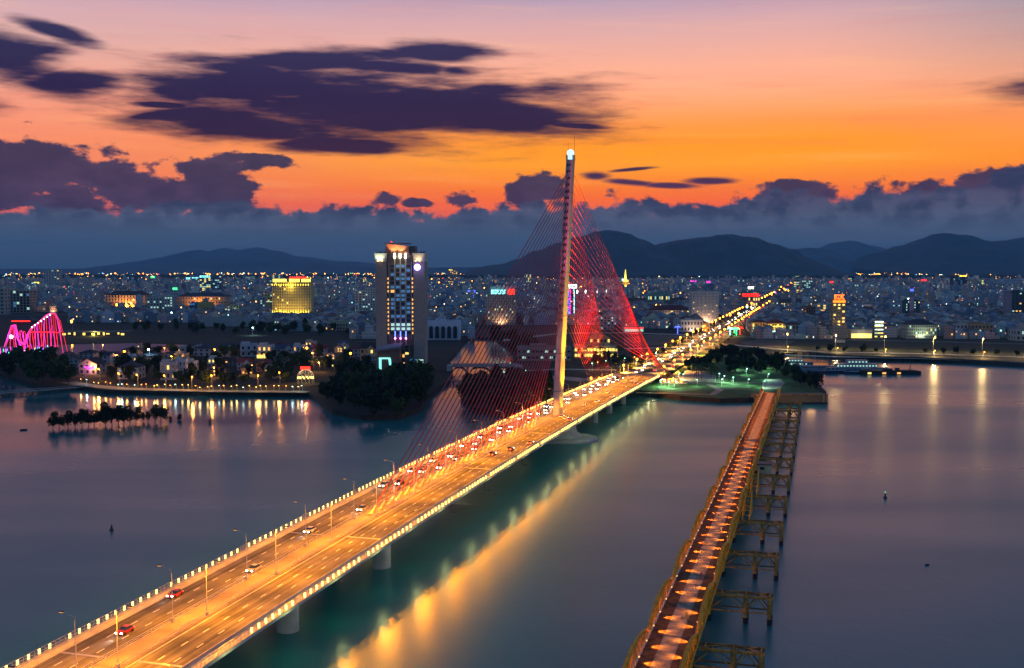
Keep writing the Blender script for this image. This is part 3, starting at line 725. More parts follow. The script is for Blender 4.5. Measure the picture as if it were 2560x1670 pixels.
# ------------------------------------------------------------------ people on the footbridge: one skinned surface each
def person(loc, rz, label, shirt, stride=.25):
    V = [(0, 0, .92), (0, 0, 1.15), (0, .0, 1.38), (0, .01, 1.50), (0, .02, 1.64), (0, .02, 1.72),
         (-.09, 0, .9), (-.10, stride * .55, .5), (-.10, stride * .3, .08), (-.10, stride * .3 + .14, .04),
         (.09, 0, .9), (.10, -stride * .3, .5), (.10, -stride * .9, .1), (.10, -stride * .9 + .13, .04),
         (-.2, 0, 1.40), (-.25, -.06, 1.12), (-.24, .06, .88), (-.24, .09, .80), (.2, 0, 1.40), (.25, .08, 1.12), (.24, .2, .9), (.24, .24, .82)]
    E = [(0, 1), (1, 2), (2, 3), (3, 4), (4, 5), (0, 6), (6, 7), (7, 8), (8, 9), (0, 10), (10, 11), (11, 12), (12, 13), (2, 14), (14, 15), (15, 16), (16, 17), (2, 18), (18, 19), (19, 20), (20, 21)]
    rad = [.15, .13, .16, .055, .10, .07, .09, .065, .045, .04, .09, .065, .045, .04, .06, .045, .035, .03, .06, .045, .035, .03]
    me = bpy.data.meshes.new('person'); me.from_pydata(V, E, []); o = bpy.data.objects.new('person', me); COL.objects.link(o)
    sk = o.modifiers.new('skin', 'SKIN')
    for i, r_ in enumerate(rad): me.skin_vertices[0].data[i].radius = (r_, r_)
    me.skin_vertices[0].data[0].use_root = True
    o.modifiers.new('sub', 'SUBSURF').levels = 1; o.modifiers['sub'].render_levels = 1
    me.materials.append(mat('clothes', shirt, .8)); o.location = loc; o.rotation_euler.z = rz
    tag(o, label, 'person'); return o
for i, (u, v, lab, c_) in enumerate(((1790, 1292, 'person in pale clothes walking in the middle of the lit footbridge', (.5, .45, .4)),
                                    (1818, 1300, 'person in dark clothes walking by the right rail of the footbridge', (.05, .05, .07)),
                                    (1802, 1330, 'person in grey clothes on the footbridge right of the pale walker, nearer', (.2, .2, .22)),
                                    (1753, 1447, 'person in reddish clothes standing on the dark patch of the footbridge deck', (.35, .08, .06)),
                                    (1738, 1480, 'person in white shirt walking along the right side of the footbridge', (.6, .6, .6)),
                                    (1715, 1548, 'person in yellow shirt, nearest walker on the footbridge deck', (.5, .35, .04)))):
    person(G(u, v, FZ + .03), i * 1.9, lab, c_)

# ------------------------------------------------------------------ buoys
def buoy(u, v, light, label):
    r = empty('buoy', G(u, v, 0), .4, label=label, cat='buoy'); r.scale = (.45, .45, .45)
    MB().tube((0, 0, -.5), (0, 0, .9), 1.5, 1.5, 16).tube((0, 0, .9), (0, 0, 1.15), 1.5, 1.2, 16).obj('float', M_dark, r)
    b = MB()
    for k in range(4):
        a = k * math.pi / 2 + .4; b.tube((1.0 * math.cos(a), 1.0 * math.sin(a), 1.1), (.25 * math.cos(a), .25 * math.sin(a), 4.2), .1, n=4)
    b.tube((0, 0, 1.1), (0, 0, 4.4), .7, .22, 8).box(-.35, .35, -.35, .35, 4.2, 4.4); b.obj('tower', M_dark, r)
    MB().ball((0, 0, 4.75), .32).obj('lamp', M_neon_g if light else M_steel, r)
buoy(279, 1326, False, 'dark unlit conical buoy afloat on the left of the river'); buoy(2213, 1245, True, 'dark conical buoy with green light on the right of the river')
for u, v, r_, lab in ((59, 1076, 1.3, 'small dark floating drum on the water left of the mangroves'), (2318, 1413, .5, 'tiny dark float alone on the right of the river')):
    MB().tube((-r_, 0, 0.1), (r_, 0, .1), r_ * .55, n=12).ball((-r_, 0, .1), r_ * .5).ball((r_, 0, .1), r_ * .5).obj('float', M_black, loc=G(u, v, 0), rz=.3, label=lab, cat='float')
# maintenance hooks with a signal light hanging under the bridge edge
for s in (-170, -205, -120):
    b = MB(); p = B(s, 17.3, -.6); b.tube(p, p - Vector((0, 0, 2.6)), .1, n=4); b.tube(p - Vector((0, 0, 2.6)), p - Vector((-1.4, 0, 3)), .09, n=4); b.ball(p - Vector((-1.5, 0, 2.9)), .22)
    part(b, 'signal_bracket', M_dark)

# ------------------------------------------------------------------ roads and paved ground on land
def band(name, pts, w, m, z, zp=LZ):
    """a road of width w along photo points lying on the ground"""
    P = [G(u, v, zp) for u, v in pts]; b = MB(); out = []
    for i, p in enumerate(P):
        a, c = P[max(0, i - 1)], P[min(len(P) - 1, i + 1)]; d = Vector((c.x - a.x, c.y - a.y, 0)).normalized(); n = Vector((d.y, -d.x, 0)) * w / 2
        out.append((Vector((p.x, p.y, z)) - n, Vector((p.x, p.y, z)) + n))
    for (a, b_), (c, d) in zip(out[:-1], out[1:]): b.face([a, b_, d, c])
    return b.obj(name, m, kind='structure')
M_road = mat('city_asphalt', (0.09, 0.085, 0.08), 0.7, var=0.3, scale=0.05)
M_earth = mat('bare_sandy_ground', (0.10, 0.075, 0.055), 0.9, var=0.4, scale=0.03)
M_scrub = mat('scrub_grass', (0.016, 0.022, 0.010), 0.95, var=0.6, scale=0.04)
M_pave = mat('pale_embankment_paving', (0.45, 0.38, 0.29), 0.75, var=0.2, scale=0.1)
# avenue carrying on from the bridge
for t0, t1 in ((-14, -2.5), (2.5, 14)):
    b = MB(); s = 262.0
    while s < 3000: b.face([B(s, t0, z=max(zsm(s), LZ + .12) + .03), B(s, t1, z=max(zsm(s), LZ + .12) + .03), B(s + 40, t1, z=max(zsm(s + 40), LZ + .12) + .03), B(s + 40, t0, z=max(zsm(s + 40), LZ + .12) + .03)]); s += 40
    b.obj('road', M_road, kind='structure')
strip(MB(), 262, 430, [(-17, -.05), (17, -.05), (17, -6), (-17, -6)][::-1]).obj('road_embankment', M_scrub, kind='structure')
band('road', [(1560, 872), (1700, 868), (1830, 862), (1935, 872), (2060, 880), (2300, 884), (2560, 893), (2900, 905)], 13, M_pave, LZ + .05)
band('road', [(1690, 842), (1790, 838), (1900, 845), (2060, 849), (2300, 853), (2560, 860), (3000, 872)], 17, M_road, LZ + .07)
band('road', [(1250, 852), (1400, 833), (1560, 832), (1740, 838)], 14, M_pave, LZ + .04)
band('road', [(-100, 790), (150, 786), (330, 790), (560, 800)], 22, M_road, LZ + .05)
band('pavement', [(1935, 886), (2060, 891), (2300, 896), (2560, 907), (2900, 922)], 12, M_pave, LZ + .09)
band('pavement', [(170, 955), (215, 963), (300, 971), (430, 975), (560, 978), (700, 979), (770, 980)], 12, M_prom, LZ + .05)
band('pavement', [(1330, 940), (1420, 946), (1470, 952)], 20, M_path, LZ + .05)
band('pavement', [(1240, 945), (1290, 928), (1400, 923), (1540, 925)], 10, M_path, LZ + .06)
# park between the two bridges
sheet('lawn', px([(1560, 965), (1600, 935), (1680, 905), (1760, 880), (1860, 872), (1930, 893), (1955, 908), (1988, 935), (2035, 967), (2055, 985), (1900, 992), (1800, 996), (1700, 990), (1620, 975)], LZ), LZ + .04, M_grass, None)
band('path', [(1590, 982), (1700, 984), (1780, 987), (1800, 975), (1770, 960), (1700, 958), (1690, 948), (1720, 935), (1760, 928)], 5, M_path, LZ + .1)
band('path', [(1760, 955), (1830, 957), (1900, 957)], 4, M_path, LZ + .11)
sheet('plaza', px([(1912, 948), (1950, 947), (1962, 958), (1950, 972), (1900, 975)], LZ), LZ + .14, M_path)
sheet('plaza', px([(1685, 940), (1720, 925), (1790, 940), (1790, 955), (1700, 957)], LZ), LZ + .12, M_path)
sheet('bare_ground', px([(1560, 845), (1640, 836), (1740, 841), (1700, 858), (1600, 866), (1560, 862)], LZ), LZ + .03, M_earth)
sheet('bare_ground', px([(1850, 856), (1900, 848), (1990, 852), (1960, 868), (1880, 868)], LZ), LZ + .03, M_earth)
sheet('scrub', px([(1960, 868), (2000, 855), (2500, 862), (2600, 882), (2300, 880), (2060, 876)], LZ), LZ + .03, M_scrub)
sheet('scrub', px([(150, 845), (500, 838), (950, 838), (960, 858), (600, 858), (480, 856), (150, 858)], LZ), LZ + .03, M_scrub)

# ------------------------------------------------------------------ walls with windows for the many ordinary houses
def city_wall():
    m = bpy.data.materials.new('house_wall'); m.use_nodes = True; t = m.node_tree; b = t.nodes['Principled BSDF']; b.inputs['Roughness'].default_value = .8
    uv = t.nodes.new('ShaderNodeUVMap'); uv.uv_map = 'uv'
    sx = t.nodes.new('ShaderNodeSeparateXYZ'); t.links.new(uv.outputs[0], sx.inputs[0])
    u, v = S(t, sx.outputs[0]), S(t, sx.outputs[1])
    cu, cv = u / 2.9, v / 3.3
    fu, fv = cu.op('FRACT'), cv.op('FRACT')
    mask = fu.op('GREATER_THAN', .24) * fu.op('LESS_THAN', .76) * fv.op('GREATER_THAN', .28) * fv.op('LESS_THAN', .8) * v.op('GREATER_THAN', -20.0)
    wn = t.nodes.new('ShaderNodeTexWhiteNoise'); wn.noise_dimensions = '2D'
    t.links.new(comb(t, cu.op('FLOOR'), cv.op('FLOOR')).k, wn.inputs['Vector'])
    sp = t.nodes.new('ShaderNodeSeparateColor'); t.links.new(wn.outputs['Color'], sp.inputs[0])
    r1, r2, r3 = (S(t, sp.outputs[i]) for i in range(3))
    lit = mask * r1.op('GREATER_THAN', .93)
    colr = r2.ramp([(0, (1, .42, .1, 1)), (.42, (1, .7, .25, 1)), (.62, (.9, .95, .7, 1)), (.76, (.45, 1, .75, 1)), (.9, (.3, .7, 1, 1))], 'CONSTANT')
    a = t.nodes.new('ShaderNodeVertexColor'); a.layer_name = 'col'
    base = mix(t, mask * .6, S(t, a.outputs[0]), (.02, .03, .04, 1)); t.links.new(base.k, b.inputs['Base Color'])
    t.links.new(colr.k, b.inputs['Emission Color']); t.links.new((lit * (r3 * r3 * 3.2 + .2)).k, b.inputs['Emission Strength'])
    m.cycles.emission_sampling = 'NONE'; return m
M_house = city_wall()
M_roof = mat('house_roof', (1, 1, 1), .85, var=.3, scale=.3, col=True)
PAL = [(.30, .30, .32), (.36, .34, .32), (.22, .25, .30), (.16, .22, .30), (.40, .38, .36), (.30, .24, .20), (.20, .30, .32), (.34, .28, .24), (.24, .24, .28), (.12, .15, .2), (.38, .36, .28), (.30, .20, .20)]
ROOFC = [(.10, .10, .11), (.16, .16, .17), (.14, .06, .05), (.08, .10, .14), (.2, .2, .2), (.12, .14, .15)]
rh = random.Random(5)
def house_mb(w, d, h, wall, roofc, style, M, b=None, rb=None, seed=0):
    b = b or MB(); rb = rb if rb is not None else b; same = rb is b
    x, y = w / 2, d / 2; u0 = seed * 29.0; c = [(-x, -y), (x, -y), (x, y), (-x, y)]
    for i in range(4):
        (x0, y0), (x1, y1) = c[i], c[(i + 1) % 4]; ln = w if i % 2 == 0 else d; n = max(1, round(ln / 2.9)) * 2.9; ua = u0 + i * 290
        nv = max(1, round(h / 3.3)) * 3.3
        b.face([M @ Vector((x0, y0, 0)), M @ Vector((x1, y1, 0)), M @ Vector((x1, y1, h)), M @ Vector((x0, y0, h))], 0, wall, [(ua, 0), (ua + n, 0), (ua + n, nv), (ua, nv)])
    m = 1 if same else 0
    if style == 0:      # flat roof, parapet and stair head with a water tank
        rb.poly([M @ Vector(p) for p in ((-x, -y, h), (x, -y, h), (x, y, h), (-x, y, h))], [(0, 1, 2, 3)], m, roofc)
        for (x0, x1, y0, y1) in ((-x, x, -y, -y + .25), (-x, x, y - .25, y), (-x, -x + .25, -y + .25, y - .25), (x - .25, x, -y + .25, y - .25)): rb.box(x0, x1, y0, y1, h + .002, h + .9, m, M, wall)
        rb.box(-x * .6, x * .2, 0, y * .7, h + .003, h + 2.6, m, M, wall); rb.box(x * .35, x * .75, y * .1, y * .5, h + .003, h + 1.7, m, M, (.35, .36, .38))
    elif style == 1:    # hipped roof
        q = min(x, y) * .95; r = h + q * .62; e = .5
        P = [M @ Vector(p) for p in ((-x - e, -y - e, h), (x + e, -y - e, h), (x + e, y + e, h), (-x - e, y + e, h), (-(x - q), -(y - q), r), ((x - q), -(y - q), r), ((x - q), (y - q), r), (-(x - q), (y - q), r))]
        rb.poly(P, [(0, 1, 5, 4), (1, 2, 6, 5), (2, 3, 7, 6), (3, 0, 4, 7), (4, 5, 6, 7), (3, 2, 1, 0)], m, roofc)
    else:               # gable facing front
        r = h + x * .75; e = .5
        P = [M @ Vector(p) for p in ((-x - e, -y - e, h - .3), (x + e, -y - e, h - .3), (x + e, y + e, h - .3), (-x - e, y + e, h - .3), (0, -y - e, r), (0, y + e, r))]
        rb.poly(P, [(1, 2, 5, 4), (3, 0, 4, 5)], m, roofc); rb.poly([p - Vector((0, 0, .25)) for p in P], [(4, 5, 2, 1), (5, 4, 0, 3)], m, roofc)
        for yy in (-y, y): b.poly([M @ Vector(p) for p in ((-x, yy, h), (x, yy, h), (0, yy, r - .3))], [(0, 1, 2)], 0, wall)
    return b

# ------------------------------------------------------------------ named larger buildings
WIN = {}
def win_mesh(w, h, m, nm):
    k = (round(w, 2), round(h, 2), nm)
    if k not in WIN: WIN[k] = MB().box(-w / 2, w / 2, -.12, .12, -h / 2, h / 2).mesh('window', m)
    return WIN[k]
WM = {}
def wallmat(c, var=.12):
    if c not in WM: WM[c] = mat('wall_%d' % len(WM), c, .8, var=var, scale=.15)
    return WM[c]
RM = {}
def roofmat(c):
    if c not in RM: RM[c] = mat('roof_%d' % len(RM), c, .8, var=.2, scale=.3)
    return RM[c]
occupied = []
def hero(name, uL, uR, vT, vB, wall, label, cat, floors=0, cols=0, lit=.2, lits=(0, 1, 2), ry=0.0, depth=None, roof='flat', roofc=(.1, .1, .11), sign=None, bands=None,
         glassy=False, up=None, upc=ORANGE, win=(.5, .5), group=None):
    a, c = G(uL, vB, LZ), G(uR, vB, LZ); y0 = a.y; x0, x1 = a.x, c.x; ztop = AT((uL + uR) / 2, vT, y0).z
    w = (x1 - x0); h = ztop - LZ; d = depth or max(8, min(w * .7, 30)); cx = (x0 + x1) / 2
    ca = abs(math.cos(ry)); w2 = w if not ry else max(6, (w - d * abs(math.sin(ry))) / ca)
    r = empty(name, (cx, y0 + d / 2, LZ), ry, label=label, cat=cat, group=group); occupied.append((cx, y0 + d / 2, max(w, d) * .62))
    rr = random.Random(hash(label) & 0xffff if False else sum(map(ord, label)))
    x, y = w2 / 2, d / 2; mw = wallmat(wall)
    MB().box(-x, x, -y, y, 0, h).obj('wall', mw, r)
    if roof == 'flat':
        rb = MB()
        for q in ((-x, x, -y, -y + .4), (-x, x, y - .4, y), (-x, -x + .4, -y + .4, y - .4), (x - .4, x, -y + .4, y - .4)): rb.box(q[0], q[1], q[2], q[3], h + .002, h + 1.2)
        rb.obj('parapet', mw, r)
        rb = MB(); rb.box(-x * .5, x * .1, -y * .3, y * .6, h + .003, h + 3.2); rb.obj('stair_head', wallmat((wall[0] * .8, wall[1] * .8, wall[2] * .8)), r)
        MB().tube((x * .5, 0, h + .003), (x * .5, 0, h + 2.4), 1.1, n=12).obj('water_tank', M_steel, r)
    elif roof == 'hip':
        e = .8; q = min(x, y) * .95; rz_ = h + q * .55
        MB().poly([(-x - e, -y - e, h), (x + e, -y - e, h), (x + e, y + e, h), (-x - e, y + e, h), (-(x - q), -(y - q), rz_), (x - q, -(y - q), rz_), (x - q, y - q, rz_), (-(x - q), y - q, rz_)],
                  [(0, 1, 5, 4), (1, 2, 6, 5), (2, 3, 7, 6), (3, 0, 4, 7), (4, 5, 6, 7), (3, 2, 1, 0)]).obj('roof', roofmat(roofc), r)
    elif roof == 'gable':
        e = .6; rz_ = h + x * .6
        MB().poly([(-x - e, -y - e, h - .3), (x + e, -y - e, h - .3), (x + e, y + e, h - .3), (-x - e, y + e, h - .3), (0, -y - e, rz_), (0, y + e, rz_)], [(1, 2, 5, 4), (3, 0, 4, 5)]).obj('roof', roofmat(roofc), r)
        MB().poly([(-x, -y, h), (x, -y, h), (0, -y, rz_ - .4)], [(0, 1, 2)]).obj('gable', mw, r)
    elif roof == 'arch':
        b = MB(); n = 10; V = []
        for yy in (-y, y):
            for i in range(n + 1): V.append((-x + 2 * x * i / n, yy, h + math.sin(math.pi * i / n) * x * .35))
        b.poly(V, [(i, i + 1, n + 2 + i, n + 1 + i) for i in range(n)] + [tuple(range(n, -1, -1)), tuple(range(n + 1, 2 * n + 2))]); b.obj('roof', roofmat(roofc), r)
    if floors and cols:
        fh = h / floors; cw = w2 / cols; ww, wh = cw * win[0], fh * win[1]; k = 0; rest = MB(); restl = MB()
        order = [(f, q) for f in range(floors) for q in range(cols)]
        for f, q in order:
            on = rr.random() < lit; m = LIT[rr.choice(lits)] if on else M_glass; nm = m.name
            px_, pz = -x + cw * (q + .5), fh * (f + .55)
            if k < 100: inst('window', win_mesh(ww, wh, m, nm), r, (px_, -y - .06, pz)); k += 1
            else: (restl if on else rest).box(px_ - ww / 2, px_ + ww / 2, -y - .15, -y + .05, pz - wh / 2, pz + wh / 2)
        if rest.f: rest.obj('window', M_glass, r, kind='stuff')
        if restl.f: restl.obj('window', LIT[lits[0]], r, kind='stuff')
        sc = max(1, round(d / (w2 / cols)))  # side face
        sg = 1 if cx < 0 else -1
        if ry: sg = 1 if ry < 0 else -1
        b = MB()
        for f in range(floors):
            for q in range(min(sc, 5)):
                yy = -y + d * (q + .5) / min(sc, 5); pz = fh * (f + .55); b.box(sg * x - .08, sg * x + .08, yy - ww * .4, yy + ww * .4, pz - wh / 2, pz + wh / 2)
        if floors * min(sc, 5) < 60:
            wm = MB().box(-.08, .08, -ww * .4, ww * .4, -wh / 2, wh / 2).mesh('window', M_glass)
            for f in range(floors):
                for q in range(min(sc, 5)): inst('window', wm, r, (sg * x, -y + d * (q + .5) / min(sc, 5), fh * (f + .55)))
        else: b.obj('window', M_glass, r, kind='stuff')
        if not glassy:
            b = MB()
            for f in range(1, floors): b.box(-x - .05, x + .05, -y - .25, -y - .02, fh * f - .15, fh * f + .15)
            b.obj('floor_band', mw, r)
    if bands:
        for (z0, z1, m) in bands: MB().box(-x * .92, x * .92, -y - .3, -y - .02, h * z0, h * z1).obj('lit_front', m, r)
    if sign:
        m, q0, q1, sh, letters = sign          # sign: material, from, to (share of width), height m, number of letters
        zb = h + .6; b = MB(); sw = (q1 - q0) * w2; lw = sw / letters
        for i in range(letters):
            X0 = -x + q0 * w2 + i * lw; b.box(X0 + lw * .12, X0 + lw * .3, -y - .3, -y, zb, zb + sh); b.box(X0 + lw * .3, X0 + lw * .85, -y - .3, -y, zb + sh * (.8 if i % 3 else .4), zb + sh)
            if i % 2: b.box(X0 + lw * .67, X0 + lw * .85, -y - .3, -y, zb, zb + sh * .4)
            else: b.box(X0 + lw * .3, X0 + lw * .85, -y - .3, -y, zb, zb + sh * .22)
        b.obj('roof_sign', m, r)
        f = MB(); f.box(-x + q0 * w2, -x + q1 * w2, -y, -y + .15, zb - .6, zb); f.obj('sign_frame', M_dark, r)
    if up:
        lamp_at('facade_light', (0, -y - 7, 2), up, upc, 1.0, r, 150, (0, .7, 1), .5)
    return r, (x, y, h)
W_ = (.42, .41, .40); T_ = (.36, .30, .25); GY = (.26, .27, .29); CR = (.42, .36, .26)
H = hero
H('office_tower', 109, 149, 675, 719, W_, 'pale slab tower with dark right bays standing over the far left of the city', 'tower', 11, 6, .12)
H('office_block', 8, 75, 727, 782, T_, 'tan office block with a dark glass front between columns at the far left', 'office', 8, 8, .12, (2, 3), glassy=True, win=(.7, .8))
H('tower_block', -30, 13, 722, 786, (.4, .33, .26), 'tan tower with round windows cut by the left edge of the photo', 'tower', 7, 3, .0)
H('glass_tower', 318, 340, 684, 714, (.05, .09, .14), 'narrow dark blue glass tower left of the lit glass office', 'tower', 7, 4, .25, (2, 3), glassy=True)
H('glass_office', 500, 527, 694, 740, (.2, .25, .28), 'glass office with bright lit floors and a white-yellow roof sign', 'office', 11, 5, .6, (1, 2), glassy=True, win=(.85, .6), sign=(M_neon_c, 0, 1, 5, 6))
H('glass_office', 527, 554, 690, 742, (.16, .2, .25), 'grey glass office joined right of the sign-topped one', 'office', 12, 5, .3, (2, 3), glassy=True, win=(.8, .6))
H('office_block', 478, 499, 696, 716, (.35, .42, .45), 'small white office with a cyan lit top beside the glass offices', 'office', 4, 4, .4, (2,), sign=(M_neon_c, .1, .9, 4, 5))
H('government_building', 264, 368, 738, 778, (.50, .34, .22), 'long orange-lit public building with tall pilasters and dark mansard roof', 'public building', 5, 14, .05, win=(.4, .6), roof='hip', roofc=(.08, .05, .05), up=200000)
H('office_block', 368, 406, 745, 792, (.34, .35, .34), 'grey modern block with balconies left of the arched one', 'office', 7, 5, .25, (2,))
H('office_block', 405, 432, 742, 793, (.38, .38, .36), 'grey block with an arched roof and lit green-white windows', 'office', 8, 4, .45, (2,), roof='arch', roofc=(.3, .33, .33))
H('government_building', 443, 566, 742, 780, (.52, .33, .2), 'long orange-lit building with dark flat eaves and small square windows', 'public building', 4, 18, .05, win=(.35, .45), roof='hip', roofc=(.06, .06, .08), up=200000)
H('office_block', 475, 494, 758, 792, (.1, .16, .35), 'small block with a blue glass front', 'office', 6, 3, .3, (3,), glassy=True, win=(.8, .7))
H('warehouse', 494, 528, 757, 792, (.36, .28, .10), 'block with a blank mustard side wall', 'building')
H('office_block', 524, 575, 771, 794, (.42, .43, .42), 'low white three-storey block with lit windows', 'building', 3, 8, .4, (1, 2))
H('office_block', 575, 598, 764, 794, (.40, .36, .2), 'yellowish block with dark balconies on its right', 'building', 5, 3, .2)
H('wall_building', 510, 652, 796, 816, (.28, .29, .28), 'long low blank white wall building with roof lamps', 'building')
H('office_block', 644, 663, 744, 790, (.25, .3, .3), 'teal glass and cream block left of the gold hotel', 'building', 8, 3, .35, (2,), glassy=True)
H('office_block', 662, 682, 736, 786, (.55, .40, .10), 'yellow-lit block with dark balconies beside the gold hotel', 'building', 8, 3, .1, bands=[(.62, .66, M_lit_c)], up=14000, upc=(1, .7, .1))
H('office_tower', 666, 702, 688, 722, (.3, .33, .32), 'pale green-grey tower behind the gold hotel', 'tower', 8, 5, .25, (1, 2))
H('apartment_block', 788, 806, 693, 712, W_, 'small white block with a domed roof beyond the gold hotel', 'building', 5, 4, .1)
H('apartment_block', 833, 845, 691, 708, (.2, .3, .4), 'slim blue block with an orange top light', 'building', 4, 3, .4, (0, 3))
H('apartment_block', 855, 880, 696, 712, (.12, .3, .34), 'teal glass block between gold hotel and tall hotel tower', 'building', 4, 5, .3, (2, 3))
H('apartment_block', 907, 932, 698, 717, W_, 'white block with lit balconies left of the tall hotel tower', 'building', 5, 5, .5, (1, 2))
H('apartment_tower', 888, 914, 728, 800, (.40, .37, .36), 'pale tower with balconies and a dark vertical stripe, left part', 'tower', 12, 3, .25, (2, 3))
H('apartment_tower', 914, 938, 722, 800, (.44, .42, .42), 'white tower with stacked balconies close left of the tall hotel tower', 'tower', 13, 4, .12, (2,))
H('apartment_tower', 1120, 1144, 676, 716, (.28, .28, .26), 'tower with yellow lit roof edge right of the tall hotel tower', 'tower', 12, 5, .4, (1, 0), sign=(M_neon_y, .1, .5, 3, 3))
H('apartment_block', 1150, 1175, 704, 717, (.34, .36, .36), 'low pale block beside the yellow-topped tower', 'building', 3, 6, .5, (1, 2))
H('conference_hall', 1066, 1150, 806, 850, (.5, .52, .58), 'white hall with a row of tall arched windows', 'hall', 0, 0, roof='flat')
H('hotel', 1214, 1290, 736, 812, (.47, .37, .29), 'beige hotel block with a cyan roof sign and a red one beside it', 'hotel', 11, 14, .12, (2, 1), win=(.35, .5), sign=(M_neon_c, .18, .66, 6, 8), up=12000, upc=(1, .6, .35))
H('apartment_tower', 1310, 1328, 686, 726, (.4, .42, .42), 'slim white tower brightly lit at its foot behind the red cables', 'tower', 10, 4, .6, (2, 1))
H('apartment_block', 1328, 1378, 741, 764, (.34, .32, .32), 'grey block with small greenish windows behind the cables', 'building', 4, 10, .25, (2,))
H('apartment_block', 1343, 1364, 776, 810, (.45, .42, .3), 'narrow cream block with a yellow lit corner', 'building', 6, 3, .2, (1,), bands=[(.1, .5, M_lit_y)])
H('apartment_block', 1364, 1388, 780, 810, (.5, .47, .46), 'blank white block joined to the cream one', 'building')
H('led_tower', 1420, 1436, 722, 808, (.06, .06, .1), 'tower outlined in coloured neon just right of the pylon with a white lit crown', 'tower', 12, 3, .3, (3, 2), sign=(M_neon_w, -.1, 1.4, 6, 4))
H('museum', 1293, 1428, 872, 902, (.30, .24, .2), 'low flat-roofed modern hall with lit ground floor behind the cables', 'hall', 2, 12, .45, (2,), glassy=True, win=(.7, .35))
H('restaurant', 1436, 1545, 868, 896, (.28, .22, .14), 'flat-roofed restaurant glowing yellow among palms', 'restaurant', 2, 14, .8, (1,), win=(.75, .5), up=9000, upc=(1, .7, .2))
H('house', 1474, 1526, 845, 860, (.4, .3, .14), 'yellow gabled house behind the restaurant', 'house', 1, 6, .4, (1,), roof='gable', roofc=(.3, .2, .1))
H('school_building', 1622, 1730, 776, 800, (.50, .42, .32), 'cream school block with long dark red roof', 'school', 3, 16, .12, (1,), roof='hip', roofc=(.12, .03, .03), up=9000, upc=(1, .7, .45))
H('house', 1604, 1648, 768, 782, (.3, .3, .32), 'grey house with a dark hipped roof left of the school', 'house', 2, 6, .1, roof='hip')
H('apartment_tower', 1729, 1796, 731, 812, (.50, .44, .38), 'tall plain white slab with one column of small dark windows', 'tower', 11, 7, .08, (1,), win=(.18, .3), up=22000, upc=(1, .62, .38))  # its facade light is an added fill that brightens the pale front
H('showroom', 1702, 1757, 802, 830, (.50, .45, .40), 'white two-storey corner house near the fountain', 'house', 2, 7, .15, (1, 2), up=7000, upc=(1, .7, .5))
H('house', 1757, 1775, 810, 830, (.5, .3, .1), 'small orange-lit house right of the white corner house', 'house', 2, 2, .3, up=6000)
H('office_block', 1723, 1744, 705, 722, (.4, .4, .5), 'white block with a violet lit roof', 'building', 3, 4, .4, (3,), sign=(M_neon_m, .1, .9, 5, 3))
H('sports_hall', 1619, 1675, 738, 753, (.20, .3, .22), 'long green-lit sports hall', 'hall', 1, 10, .8, (2, 1), roof='arch', roofc=(.2, .3, .25))
H('office_block', 1826, 1861, 700, 728, (.28, .32, .36), 'grey blue office block beyond the avenue', 'office', 6, 6, .15, (2,))
H('plaza_building', 1852, 1900, 742, 768, (.35, .24, .22), 'building with a red roof carrying a glowing red sign', 'building', 2, 8, .25, (1,), roof='hip', roofc=(.35, .02, .02), sign=(M_neon_r, .08, .95, 6, 12))
H('office_block', 1828, 1862, 716, 734, (.16, .08, .09), 'dark red block with cyan windows behind the red-roofed building', 'building', 3, 6, .35, (3, 2))
H('office_tower', 1984, 2004, 699, 743, (.36, .36, .34), 'office tower with bright lit floors, left half', 'office', 9, 3, .6, (1, 2), glassy=True, win=(.85, .4))
H('office_tower', 2004, 2031, 701, 745, (.30, .33, .33), 'office tower joined on the right of the brightly lit one', 'office', 9, 5, .5, (2,), win=(.6, .5))
H('school_building', 1934, 2030, 757, 776, (.46, .44, .42), 'long white building with many dormer windows right of the avenue', 'school', 3, 16, .3, (1, 2), roof='hip', roofc=(.09, .06, .06))
H('apartment_block', 2050, 2066, 743, 768, (.45, .40, .26), 'blank cream block with one tiny window column', 'building', 5, 1, .2, win=(.15, .3))
H('brick_building', 2015, 2038, 768, 808, (.22, .10, .06), 'unfinished dark red block with open window holes', 'building', 6, 4, 0, win=(.55, .6))
H('hotel_tower', 2080, 2113, 750, 842, (.30, .22, .13), 'narrow brown hotel with red and orange glowing crown and lit balconies', 'hotel', 11, 3, .3, (1,), sign=(M_neon_o, .1, .9, 6, 5), bands=[(.93, .99, M_neon_o), (.21, .23, M_neon_r), (.01, .09, M_lit_y)], up=6000, upc=(1, .4, .12))
H('shop', 1918, 1965, 808, 838, (.45, .32, .12), 'yellow-lit shop with red gable roof and bright sign board', 'shop', 2, 8, .5, (1,), roof='hip', roofc=(.25, .05, .03), bands=[(.02, .34, M_neon_w), (.7, .76, M_neon_y)], up=12000, upc=(1, .7, .2))
H('house', 1880, 1918, 806, 836, (.45, .30, .10), 'yellow colonial style house left of the bright shop', 'house', 2, 6, .3, (1,), roof='hip', roofc=(.12, .05, .04), up=9000)
H('house', 1964, 2005, 812, 841, (.32, .3, .27), 'grey villa with dark tiled roof right of the bright shop', 'house', 2, 5, .15, (2,), roof='hip', roofc=(.1, .05, .04))
H('house', 2011, 2042, 812, 842, (.38, .38, .38), 'white gabled shophouse with lit first floor', 'house', 3, 4, .3, (1,), roof='gable', roofc=(.3, .3, .3), bands=[(.48, .6, M_lit_y)])
H('shop', 2042, 2078, 814, 843, (.14, .1, .12), 'dark shophouse row with blue-white shop lights on the ground floor', 'shop', 3, 6, .15, (3,), bands=[(.04, .2, M_neon_c)])
